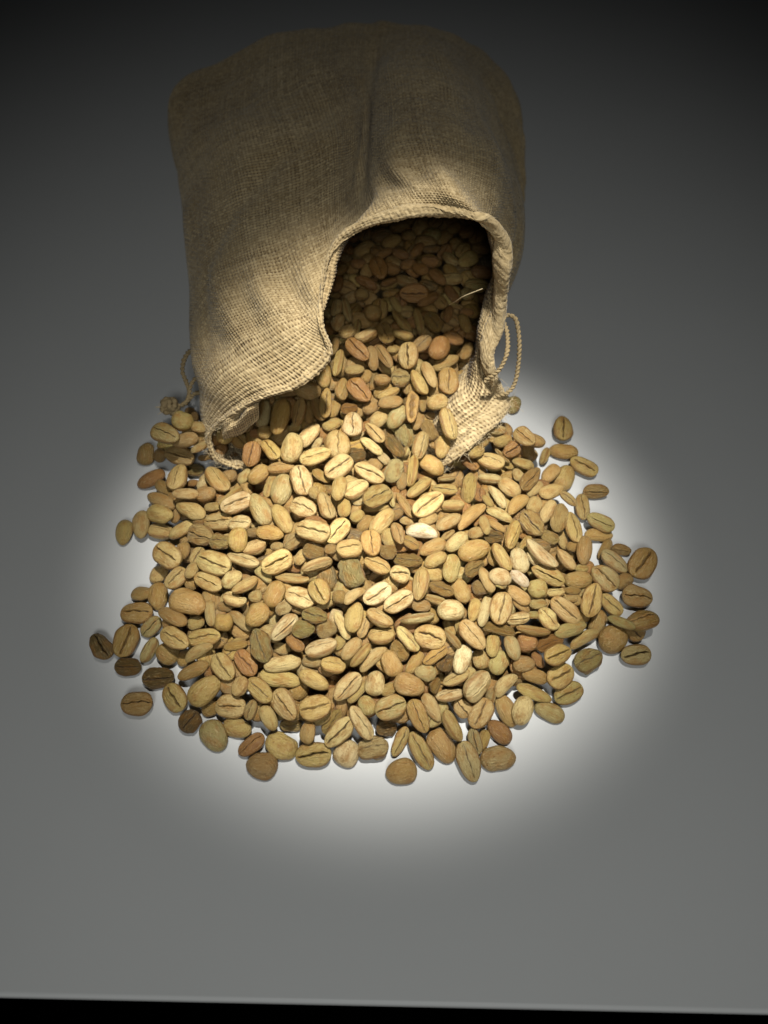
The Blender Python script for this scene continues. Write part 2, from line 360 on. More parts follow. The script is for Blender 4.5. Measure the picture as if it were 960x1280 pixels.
# left loop with its two tails into one knot
dl = cord('drawstring', tip([(262,462,.024),(249,452,.024),(243,441,.023),(236,440,.020),(230,450,.017),(228,464,.014),(232,475,.012),(236,486,.011),(236,496,.010),(232,504,.0095),(222,508,.0095)]), .00080, sack)
cord('strand', tip([(262,462,.016),(250,468,.015),(241,477,.013),(237,488,.0115),(236,498,.0095),(232,505,.0095)]), .00072, dl)
cord('strand', tip([(262,492,.014),(252,491,.0135),(243,492,.0115),(237,499,.0095),(228,506,.0095)]), .00072, dl)
def knot():
    c = at(213, 508, .0095); V, F, o = [], [], 0
    r_ = random.Random(4)
    for k in range(5):
        R_ = Quaternion(Vector((r_.uniform(-1, 1), r_.uniform(-1, 1), r_.uniform(-1, 1))).normalized(), r_.uniform(0, 6))
        t = np.linspace(0, 2 * np.pi, 40, endpoint=False)
        ring = np.array([R_ @ Vector((math.cos(x) * .0026, math.sin(x) * .0018, .0010 * math.sin(2 * x + k))) for x in t]) + c
        C = ring; T_ = np.roll(C, -1, 0) - np.roll(C, 1, 0); T_ /= np.linalg.norm(T_, axis=1, keepdims=True)
        A = np.cross(T_, [.2, .3, 1.]); A /= np.linalg.norm(A, axis=1, keepdims=True); B = np.cross(T_, A)
        a = np.linspace(0, 2 * np.pi, 8, endpoint=False)
        rr = .00085 * (1 + .2 * np.sin(t * 9 + k))[:, None, None]
        q = C[:, None, :] + (A[:, None, :] * np.cos(a)[None, :, None] + B[:, None, :] * np.sin(a)[None, :, None]) * rr
        f = grid_faces(41, 8, True); f = np.where(f >= 320, f - 320, f)
        V.append(q.reshape(-1, 3)); F.append(f + o); o += 320
    link('knot', mesh_np('knot', to_sack(np.vstack(V)), np.vstack(F)), dl, M_CORD)
    cu = []
    for k in range(26):
        a = r_.uniform(2.6, 4.2); l = r_.uniform(.001, .0042); z = r_.uniform(-.0015, .0018)
        p0 = c + np.array([math.cos(a) * .0012, math.sin(a) * .0009, z * .4])
        p1 = p0 + np.array([math.cos(a), math.sin(a), z / l * .3]) * l * .5; p2 = p0 + np.array([math.cos(a + r_.uniform(-.5, .5)), math.sin(a), z / l * .5]) * l
        p2[2] = max(p2[2], .0004); cu.append([p0, p1, p2])
    e = fibres('frayed_end', cu, .00013, dl, M_FIBRE); e['kind'] = 'stuff'
knot()
# stray fibres: one long loose thread across the mouth and fuzz along the edge
fibres('loose_thread', [tip([(603,361,.052),(590,366,.050),(578,371,.048),(569,377,.045),(561,381,.042)])], .00017, sack, M_FIBRE)
def fuzz():
    r_ = np.random.default_rng(8); cu = []
    C = catmull(close(RIM), 600, True)
    for k in range(520):
        i = int((r_.uniform(.62, .82) if r_.random() < .8 else r_.uniform(0, .1)) * 600); p = C[i] + r_.normal(0, .0009, 3); t = C[(i + 3) % 600] - C[i - 3]; t /= np.linalg.norm(t)
        d = t * r_.normal(0, 1) + r_.normal(0, .75, 3); d /= np.linalg.norm(d); l = abs(r_.normal(.0016, .0010)) + .0006
        q = p + d * l * .5 + r_.normal(0, .0002, 3); e = p + d * l + r_.normal(0, .0005, 3)
        p[2], q[2], e[2] = max(p[2], .0005), max(q[2], .0005), max(e[2], .0005); cu.append([p, q, e])
    o = fibres('hem_fuzz', cu, .00005, sack, M_FIBRE); o['kind'] = 'stuff'
fuzz()

# ------------------------------------------------------------------ coffee beans
YS = np.array([1.0, .93, .82, .68, .54, .40, .30, .22, .155, .105, .065, .035, 0, -.035, -.065, -.105, -.155, -.22, -.30, -.40, -.54, -.68, -.82, -.93])
def bean_shape(seed, flags='', nx=34, coarse=False):
    """One bean in unit size: length along x, flat creased face towards +z, domed back towards -z."""
    r = np.random.default_rng(seed); ys = YS if not coarse else np.array([1, .75, .45, .2, .08, 0, -.08, -.2, -.45, -.75])
    if coarse: nx = 12
    nb = 16 if not coarse else 8
    x = np.sin(np.linspace(-1, 1, nx + 2)[1:-1] * math.pi / 2) * .997
    rad = (1 - np.abs(x) ** r.uniform(2.3, 2.9)) ** r.uniform(.48, .54)
    taper = 1 + r.uniform(-.14, .14) * x
    s1, s2, ph = r.uniform(-.10, .10), r.uniform(-.10, .10), r.uniform(0, 6)
    y0 = s1 * np.sin(x * 2.6 + ph) + s2 * np.sin(x * 1.3) + r.uniform(.015, .05) * np.sin(x * r.uniform(7, 11) + ph) + .014 * np.sin(x * 21 + ph * 2)
    gw = r.uniform(.032, .07); gd = r.uniform(.16, .42); ext = r.uniform(.80, .97)
    cdark = r.uniform(.55, .97)
    if 's' in flags: gw, gd = .30, .52
    top, bot = r.uniform(.30, .42), r.uniform(.70, .86)
    if 'o' in flags: top, bot = .70, .85
    fade = np.clip((ext - np.abs(x)) / .12, 0, 1)
    X, Y, Z, CR, ED = [], [], [], [], []
    for i in range(nx):
        yt = ys + y0[i] * (1 - np.abs(ys) ** 1.5)
        d = np.abs(ys)
        wob = 1 + .40 * math.sin(x[i] * 11 + ph * 3)
        g = np.exp(-(ys / gw / wob) ** 2) * fade[i]
        lip = .085 * np.exp(-((d - gw * 2.6) / .14) ** 2) * fade[i]
        zt = (top * (1 - d ** 2.7) ** .5 + lip) * rad[i] - gd * g * (.35 + .65 * rad[i])
        a = np.linspace(math.pi, 2 * math.pi, nb + 2)[1:-1]
        yb, zb = np.cos(a), bot * np.sin(a)
        Y.append(np.r_[yt, -1.0, yb] * rad[i] * taper[i]); Z.append(np.r_[zt, 0.0, zb * rad[i]])
        X.append(np.full(len(ys) + 1 + nb, x[i])); CR.append(np.r_[np.clip(g * 1.15 - .12, 0, 1) * cdark, 0, np.zeros(nb)]); ED.append(np.r_[np.exp(-((d - .95) / .10) ** 2), 1.0, .55 * np.exp(-((np.abs(yb) - 1) / .02) ** 2)])
    X, Y, Z, CR, ED = map(np.array, (X, Y, Z, CR, ED)); m = X.shape[1]
    amp = .040 if 'r' not in flags else .058
    f = 1 if 'r' not in flags else 1.9
    for k in range(7):
        v = r.normal(0, 2.2 * f, 3); p = r.uniform(0, 6.28); w = amp * r.uniform(.4, 1) * np.sin(X * v[0] + Y * v[1] + Z * v[2] + p)
        Y = Y * (1 + w); Z = Z * (1 + w * 1.2)
    if 'r' in flags:
        for k in range(6):
            v = r.normal(0, 6, 3); w = .02 * np.sin(X * v[0] + Y * v[1] + Z * v[2] + r.uniform(0, 6.28)); Y = Y * (1 + w); Z = Z * (1 + w)
    if 'k' in flags: Y = Y + .38 * (X ** 2 - .4)
    if 'c' in flags:
        for (cx, cy, cr, dp) in ((.45, .85, .45, .5), (-.7, -.6, .3, .3)):
            q = np.clip(1 - ((X - cx) ** 2 + (Y - cy) ** 2) / cr ** 2, 0, 1); Y = Y - q * dp * .45 * np.sign(cy); Z = Z - q * .12
    V = np.stack([X, Y, Z], -1).reshape(-1, 3)
    c0, c1 = np.array([[-1.0, Y[0].mean(), Z[0].mean()]]), np.array([[1.0, Y[-1].mean(), Z[-1].mean()]])
    nV = len(V); V = np.vstack([V, c0, c1]); F = grid_faces(nx, m, True)
    j = np.arange(m); j2 = (j + 1) % m
    e0 = np.stack([np.full(m, nV), j2, j, j], 1); e1 = np.stack([np.full(m, nV + 1), (nx - 1) * m + j, (nx - 1) * m + j2, (nx - 1) * m + j2], 1)
    cr = np.stack([np.r_[CR.ravel(), 0, 0], np.r_[ED.ravel(), 1, 1]])
    return V, F, np.vstack([e0[:, :3], e1[:, :3]]), cr
def quad_tri_mesh(name, V, F, Tr):
    me = D.meshes.new(name); V = np.asarray(V, np.float32)
    li = np.r_[F.ravel(), Tr.ravel()].astype(np.int32)
    me.vertices.add(len(V)); me.vertices.foreach_set('co', V.ravel())
    me.loops.add(len(li)); me.loops.foreach_set('vertex_index', li)
    me.polygons.add(len(F) + len(Tr))
    st = np.r_[np.arange(len(F)) * 4, len(F) * 4 + np.arange(len(Tr)) * 3].astype(np.int32)
    me.polygons.foreach_set('loop_start', st); me.polygons.foreach_set('use_smooth', np.ones(len(st), bool))
    me.update(calc_edges=True)
    return me
TONES = dict(w=(.56,.455,.255), p=(.46,.350,.150), t=(.365,.255,.090), o=(.33,.208,.065), b=(.27,.170,.056), g=(.295,.228,.085), r=(.225,.110,.034), d=(.14,.092,.034))
MESH = {}
def bean_mesh(key):
    if key not in MESH:
        fl, k = key; V, F, Tr, cr = bean_shape(100 + k * 13 + sum(map(ord, fl)), fl)
        me = quad_tri_mesh('coffee_bean', V, F, Tr); vec_attr(me, 'unit', V + k * 5.1); f_attr(me, 'crease', cr[0]); f_attr(me, 'edge', cr[1])
        f_attr(me, 'wrinkle', np.full(len(V), 1. if 'r' in fl else 0.)); me.materials.append(M_BEAN); MESH[key] = me
    return MESH[key]
def tone(t, rr):
    c = np.array(TONES[t]) * rr.uniform(.88, 1.12); c[0] *= rr.uniform(.97, 1.04); c[2] *= rr.uniform(.85, 1.15)
    return c
# each row: place (0.01 mm), turn (1/1000 quaternion), half length and half width (0.01 mm), tone, shape flags
BEANS = '''-5294 9445 1041 -92 961 -213 151 617 369 o c
2097 5442 264 796 58 27 -602 508 277 g
2843 5534 172 -126 991 38 23 452 305 t
7521 11121 349 900 44 -74 427 528 377 b
-4313 6102 176 -100 899 -426 -30 435 320 g
-1757 5598 289 984 170 -29 38 452 305 t
1459 5844 191 -49 865 -487 -110 461 308 o
-4602 7151 563 -101 940 277 173 505 298 t
-7023 8673 308 743 149 50 651 477 324 b
-2586 5852 165 6 973 -216 -75 431 317 t
428 5214 152 -63 995 84 2 396 311 b
1172 8201 1550 984 122 33 -125 417 330 t
-3031 5378 148 -36 998 -35 -31 400 304 b
-1695 6515 1090 987 93 -70 112 409 302 t
-4664 10452 1460 956 153 -136 -212 572 316 p
-854 9804 2062 -82 814 -575 -29 449 339 g r
-1882 10782 2544 979 102 -86 -156 504 305 p
166 6582 908 979 117 -44 162 407 305 g
2384 7138 914 799 442 155 378 448 346 p
6251 8740 249 213 -921 -322 -44 427 364 b
-2834 10114 2053 944 228 -47 232 441 314 p
-6403 6919 284 997 63 50 15 406 308 b
915 5705 264 853 107 85 -504 508 236 t
-6111 10972 1032 929 138 -98 -329 523 345 t
1239 11944 2130 917 41 83 387 579 311 p
-2482 6650 911 869 221 -75 -437 453 280 t
2463 6602 426 878 17 -84 471 424 294 t
3078 9060 1470 791 81 -15 606 471 285 t
-3151 8042 1377 828 98 46 -549 469 259 g r
-3915 6754 489 985 133 -93 -61 417 313 t
-1126 6057 618 905 161 -56 389 456 252 p
-5445 7080 284 879 129 5 -460 411 300 t
5678 9606 892 803 125 -114 571 494 277 t
-922 7067 1047 872 309 0 380 444 260 p
7163 10028 305 983 164 17 -87 434 327 b
5487 8117 290 969 -6 -85 232 407 310 g r
-3158 15345 1964 55 748 637 176 643 310 o
-6902 9530 292 998 50 -25 -11 460 322 b
-284 5772 262 994 -31 -14 101 409 289 p r
-183 12001 2426 925 118 132 336 469 317 t r
-2736 14168 1884 69 700 710 35 555 343 p o
2272 8289 1481 900 64 106 -418 453 260 t
-5539 8487 867 953 102 -109 -263 496 269 t
4626 7598 492 957 89 91 260 423 302 t
2411 10511 1982 -113 974 194 -22 461 281 o
6792 8278 273 987 142 -58 56 407 283 g
864 6403 789 829 158 63 -533 440 227 b
635 7067 1133 -123 983 -107 -90 406 254 o
4863 9218 1053 935 119 91 -321 469 272 t
-2348 12788 2121 797 -26 58 -601 527 308 p
-5971 7609 286 945 322 -47 39 436 277 d r
-2947 12771 1669 7 731 682 25 535 324 g
6149 10308 872 916 66 53 -393 437 322 g
-4123 7628 986 897 65 -8 -437 419 260 t
-1300 13222 2184 914 103 48 389 493 311 p
-3502 12035 1743 -43 856 -515 29 591 277 g
-1366 14101 2116 693 42 47 718 516 391 t o
377 9012 1928 943 154 72 284 443 252 p
-918 5665 176 -123 858 498 17 335 315 p
3550 6689 380 -124 829 543 40 391 260 p
-4194 12232 1792 968 139 -27 205 463 298 p
-565 6268 690 876 -15 261 -405 481 211 p
1732 8914 1602 -22 997 68 -42 364 300 p
-2588 7648 1110 203 -974 -96 35 485 206 p
4201 11770 1430 879 193 90 -427 426 288 t r
-2666 7368 829 169 -982 80 32 550 233 t
-172 9198 1978 944 197 -12 264 407 262 w
4827 7201 252 968 103 -23 228 418 265 g
7031 9144 609 957 -227 -38 174 470 331 b
-3144 7016 954 927 49 -22 -370 425 238 t
-7683 8541 252 906 -71 76 -410 438 266 d
747 17184 2747 707 65 -208 673 455 330 t
4537 8008 879 959 78 165 219 454 256 t
-3289 8813 1536 -119 932 305 155 363 282 o
-763 16209 2231 887 130 8 -444 504 303 r
-1652 9155 2162 853 142 -48 -499 373 268 t
-2167 9135 1916 978 22 -2 -206 413 280 p
4282 6738 147 -126 967 -219 -14 409 245 g
1997 16418 2424 715 96 60 -690 486 314 b
-5055 13688 1014 857 -198 60 -471 593 313 t
-3547 7725 1017 893 93 19 -440 406 234 r
-1989 13613 2188 979 138 -80 124 475 264 p
-2235 11852 2098 949 80 -112 -283 440 301 p
-1603 7940 1517 975 -168 -135 61 425 261 p
-753 8664 1715 49 761 647 20 445 233 t
-423 13159 1985 965 97 87 -230 484 262 p
-334 10516 2372 760 -29 24 -649 406 277 o
-6686 14934 1666 960 121 -34 -250 504 293 g
-2530 8393 1691 812 425 113 385 435 235 p
1963 15072 1966 773 -90 246 -578 552 280 t
933 9456 2043 736 -184 -235 607 458 239 t
-5227 11543 1156 939 270 -140 -161 448 309 t r
4454 10106 1368 944 249 101 -193 500 219 t
-1772 7250 1031 357 -904 234 -11 416 213 t
4270 10587 1724 911 -127 133 -368 554 218 p k
2941 6216 144 -43 922 -376 -83 366 241 r
186 7601 1261 -19 843 -526 -113 350 248 o
-2857 9323 1750 -47 813 568 119 371 265 o
-3747 6312 165 -115 979 -139 98 403 250 t
-2825 11593 1921 -144 850 -500 84 533 223 t
6397 14767 276 946 144 -3 -290 481 291 t
-3337 5870 215 944 -28 -67 323 378 220 r
-4015 11028 1708 -11 665 746 -22 399 279 t
-907 10327 2409 996 41 40 73 351 275 t
-54 11298 2223 -61 888 453 -50 486 247 t
-6843 7947 243 974 218 42 -36 359 243 d r
1995 7758 1150 -23 818 572 -57 426 224 w
-6473 14859 666 960 210 -72 -168 541 288 b
952 19472 3303 857 514 -32 -12 459 294 r
1724 17439 2815 -96 840 534 -9 463 316 r
-5715 12565 924 172 -947 235 -138 572 238 t
-2361 16120 2294 -147 979 -138 -27 431 302 b
-6716 12662 612 221 -949 144 -172 505 273 t
5089 12162 1127 17 797 603 4 523 244 t r
-937 14842 2194 721 45 28 691 457 314 p
-6428 10116 143 -7 769 -638 -51 431 280 b
-4786 9980 1247 955 105 -121 -248 493 238 t
-1232 10850 2441 873 132 60 466 436 269 p
1787 10035 1877 -119 766 625 -98 444 242 g
6514 12500 424 948 215 14 -235 444 253 g
-4746 8471 941 986 113 -121 1 472 240 t
3889 7141 405 52 980 -145 -126 496 191 t
-4962 6459 240 880 62 36 469 301 260 d r
1732 6228 613 834 -201 322 -401 429 221 t
6746 11218 264 926 23 78 -370 458 266 g
3174 6760 183 -121 826 -545 -76 440 254 o
-220 7199 938 -8 765 636 105 320 258 p
-6326 13865 884 723 -56 18 688 524 289 t
-4989 7693 576 -137 961 155 183 486 183 b
2475 12868 1636 121 743 645 132 531 233 t r
-7313 12478 314 -26 665 742 79 471 264 t
5684 11149 961 -99 778 613 -99 502 239 b
5936 16372 283 676 21 67 -733 485 302 t
-822 17353 2856 895 139 11 -425 506 255 r
-4044 14372 1357 746 137 -195 622 402 277 r
3263 14254 1180 979 -21 -34 -200 445 300 t
-1598 11830 2225 789 -189 107 -575 476 244 t
4362 8916 1140 870 -15 -15 -492 361 241 p c
1031 11057 2063 -116 984 -112 69 441 207 w k
-68 8296 1469 988 -147 -45 21 351 265 t
-5762 10248 977 894 50 -5 446 366 281 t
3160 10375 1897 834 -162 222 -479 428 247 t
2437 11813 1700 119 885 447 -57 687 196 o k
-5682 9080 895 92 947 -287 108 538 207 b
-102 8622 1798 947 -215 138 -197 375 245 t
-1907 16683 2420 3 767 -636 -85 516 261 b
-4764 11949 1267 960 140 -219 -107 519 281 t
-6182 15299 1804 -45 972 65 -223 343 322 g o
858 15635 2098 729 115 24 675 595 214 o s
5376 10205 940 -64 996 59 -25 403 252 b
404 5959 200 809 254 103 520 403 186 t
-7372 14281 209 0 977 155 147 489 288 r
4983 8752 839 240 -945 -159 155 529 187 g
5498 11962 974 688 -127 18 -715 594 254 t
3148 7331 519 275 -889 -364 35 400 190 p k
4380 13478 1286 881 173 91 431 511 230 b r
-1276 7530 1341 985 -126 116 -30 321 241 t
-3831 10441 1651 944 -139 -132 -268 590 210 p
3001 7866 691 173 -858 -474 92 354 256 g
-5839 8292 285 -16 946 -312 -81 330 283 b
-174 9947 2196 955 -6 -14 -298 387 219 t
-181 21128 3050 786 76 -11 -613 538 293 r
-3137 11186 1801 59 994 -89 -25 394 241 o
-3716 15544 1898 -47 715 682 147 514 237 g
1189 6632 772 -123 852 -509 18 400 176 t
1109 14481 1635 736 316 174 573 506 256 t
4299 14844 1614 906 194 -61 -371 383 267 b
1443 14057 1134 151 936 -281 -147 422 309 o
3684 10455 1559 12 764 -635 -114 385 248 p
5859 15457 142 17 995 -89 35 480 286 o
294 13448 1679 -28 816 574 -61 458 257 p r
5435 8702 372 296 -916 -241 119 512 172 t k
-7859 12304 139 13 672 735 85 434 243 t
-2893 6401 650 -151 854 -486 -106 343 184 t
3557 11150 1789 787 273 257 490 526 213 t
389 15392 1883 192 -853 -475 -95 436 269 g
-1743 9931 2155 693 689 177 116 427 223 t
-6429 9120 251 901 186 -99 378 339 232 g
-797 12338 2343 921 -72 80 373 440 282 p
3038 9703 1959 -25 991 -108 -73 310 238 p
-290 7770 1165 -68 932 345 88 452 179 t k
635 10183 2042 984 138 -77 -80 403 195 b r
-828 7906 1472 -112 893 436 -3 354 186 t
613 8178 1480 901 -42 93 -421 407 188 p
6613 13744 274 870 492 -22 -3 406 253 b
1575 18386 3063 816 122 -38 -563 431 275 b r
6271 9601 632 907 125 86 -393 379 232 t
-2063 8387 1590 -21 999 -17 37 304 233 g r
1293 10495 2175 -48 958 278 -53 416 195 o
3729 13198 1196 51 912 -406 -42 385 271 t
-2607 15453 2056 748 -37 -222 624 482 225 b
1675 6964 770 926 -245 153 243 426 206 p
-1768 8652 1850 978 77 -96 -170 359 196 g r
323 14455 1635 853 -30 -1 -522 487 233 d r
-7719 15293 239 176 -764 -595 -179 380 284 b
-1768 15658 2250 706 174 -50 685 504 192 b
-3719 13490 1466 -87 929 346 98 367 260 b
1947 10703 2112 197 -912 -348 94 393 206 p
-2275 14831 1692 80 842 524 98 498 277 p
-1230 12202 2494 75 739 668 54 426 212 t
2023 9487 1632 21 812 -583 10 386 222 o
4128 9723 1315 -103 991 32 -74 279 264 g o
-4848 8091 861 192 -941 -195 -199 449 157 t k
3346 8172 931 95 782 -607 -101 359 201 g
1785 11463 1916 191 926 326 2 438 222 t
417 9723 2098 990 80 103 -46 273 246 p
5059 13277 923 22 959 262 -109 488 242 t
34 18136 2832 831 115 -7 -545 439 290 b r
804 13463 1692 633 -380 -386 553 546 251 t
-6368 8415 272 841 -144 -271 446 371 239 g
-3695 9666 1635 954 -155 -95 240 380 205 t
3013 8617 1118 -80 981 -36 -172 495 166 b rk
-6764 13145 591 220 -936 244 -126 561 234 b
5725 14353 151 -27 853 520 23 508 312 t
3584 9514 1327 -67 944 -321 -37 375 187 o
1091 16380 2406 828 -136 215 -500 473 239 t
-3435 14405 1538 883 14 -65 -464 471 233 t
2640 9000 1436 183 -786 -575 135 487 165 p
-1869 6048 646 78 757 571 307 290 208 o
-1466 8384 1596 189 -980 -17 62 265 251 t ro
1505 9484 1746 984 45 94 -146 361 184 b r
-2424 9745 1852 981 -137 -77 -112 483 165 t
1358 10174 2057 -36 956 290 -20 350 204 t
-4588 11190 1388 977 88 -174 -91 342 274 t rc
3878 12507 1310 -36 913 396 -86 492 193 o k
1406 16644 2458 17 797 -600 -67 533 195 t
1648 15865 2032 -116 984 125 48 343 270 t
657 14972 1497 -33 800 -597 -56 432 280 g r
3913 8590 1172 880 -468 78 -8 463 212 b
1029 12940 1572 886 -179 3 427 527 204 t
1047 7395 1111 272 -954 72 100 287 213 g
1794 14603 1428 171 -774 -609 22 411 235 t
519 16611 2347 991 132 -11 -8 301 305 t r
5099 10754 1138 879 -173 229 -381 354 247 t
3775 8347 881 -111 993 14 -40 274 258 r o
-1855 10382 2156 8 990 -142 -14 308 241 b r
-6119 14876 1422 281 -945 -8 -169 473 237 b
-4215 8782 1174 -115 993 6 -18 241 240 o o
203 15666 2241 29 988 149 -30 400 235 b
-3667 7135 919 816 -135 -210 521 263 243 t
6132 13221 205 677 51 -42 -733 486 216 t
-3980 9409 1335 984 -124 61 -114 328 226 p c
-4075 9887 1533 -64 964 207 156 315 225 p
-5287 12991 1156 83 973 -141 161 340 270 b o
3642 7777 768 -26 996 84 16 293 200 b
853 8642 1759 829 -552 -78 37 452 196 p k
68 6287 238 951 250 181 12 282 214 d r
-6707 12311 238 986 -84 20 -142 419 255 t
-419 6672 805 -131 899 -417 -1 263 211 g
1300 7767 1377 938 176 -7 297 369 160 o
2506 7917 788 98 795 -582 -144 278 238 t
6421 9018 702 -23 968 -239 73 388 151 g
-282 14785 1867 903 138 38 -405 408 190 t
-6000 12197 446 41 965 193 170 465 219 t
3936 7567 524 222 -957 92 163 383 183 b
-3566 10852 1644 967 -177 -77 169 339 263 t
-543 17932 2974 881 -231 -25 411 428 303 t c
2848 8265 934 -34 764 640 -81 374 183 t
3293 11959 1556 32 975 -187 -114 419 170 p k
1827 7310 1015 975 -66 -99 186 365 168 t
5243 14317 437 24 894 446 -38 447 242 o
-5863 12947 1235 6 998 -56 33 413 186 t
4398 8364 843 948 185 132 222 446 203 r r
5930 9207 241 179 -823 -538 -19 436 233 b
5 17244 2652 776 362 -184 -483 501 190 b
1938 17187 2435 -89 970 216 70 462 212 b
783 7676 1128 -40 884 465 -1 386 161 b
-4064 11650 1607 978 -1 -171 -116 377 246 p
2012 6738 436 873 245 108 -407 270 215 t
-3056 13621 1650 993 -101 -65 -3 416 229 o
3928 14586 1321 892 334 -8 305 312 236 r
-2457 10757 2061 934 -27 -120 336 279 245 t r
412 7985 1177 217 -838 500 21 302 234 o r
-6553 10838 144 53 873 478 82 305 265 t
372 10813 2368 769 -111 79 -625 350 177 b
2416 10078 1806 894 228 225 314 383 205 b r
-348 18828 3022 9 997 62 -51 282 278 b o
1911 12083 1903 959 -245 -92 -109 353 248 t
6470 12204 145 -57 994 49 -84 464 211 o
-378 14257 1839 180 925 -282 -183 417 199 p
3299 12706 1432 60 826 -560 36 489 155 p k
-6919 10201 144 106 992 -42 60 319 240 b
597 12014 1967 836 -179 150 -496 467 165 b
2300 5945 243 769 112 -38 -629 334 159 g
-607 7772 1405 763 -486 -300 304 383 193 t
2701 9688 1845 -4 824 -558 -98 372 166 t
-1283 16303 2194 692 319 263 591 428 240 b
1397 15119 1577 208 -838 483 143 342 237 b r
3555 8887 1198 909 352 202 94 373 175 p
-4615 9079 1130 202 -746 626 -107 377 158 t
-604 20342 3022 609 738 -215 -198 442 226 r
4784 12418 1065 198 -848 -482 94 462 205 t
2357 9001 1472 -67 800 581 -130 376 165 t
-770 9116 2021 71 936 344 0 334 154 t k
-1078 8503 1584 5 847 -506 -162 408 135 p
4428 17509 162 -43 801 584 129 340 252 g
-1452 17021 2593 683 -295 -330 581 517 212 t
-2255 8045 1488 885 -243 51 -395 298 187 r
2180 14687 711 200 -979 14 -28 273 275 g ro
3627 9899 1548 -26 935 -336 -112 313 169 w'''
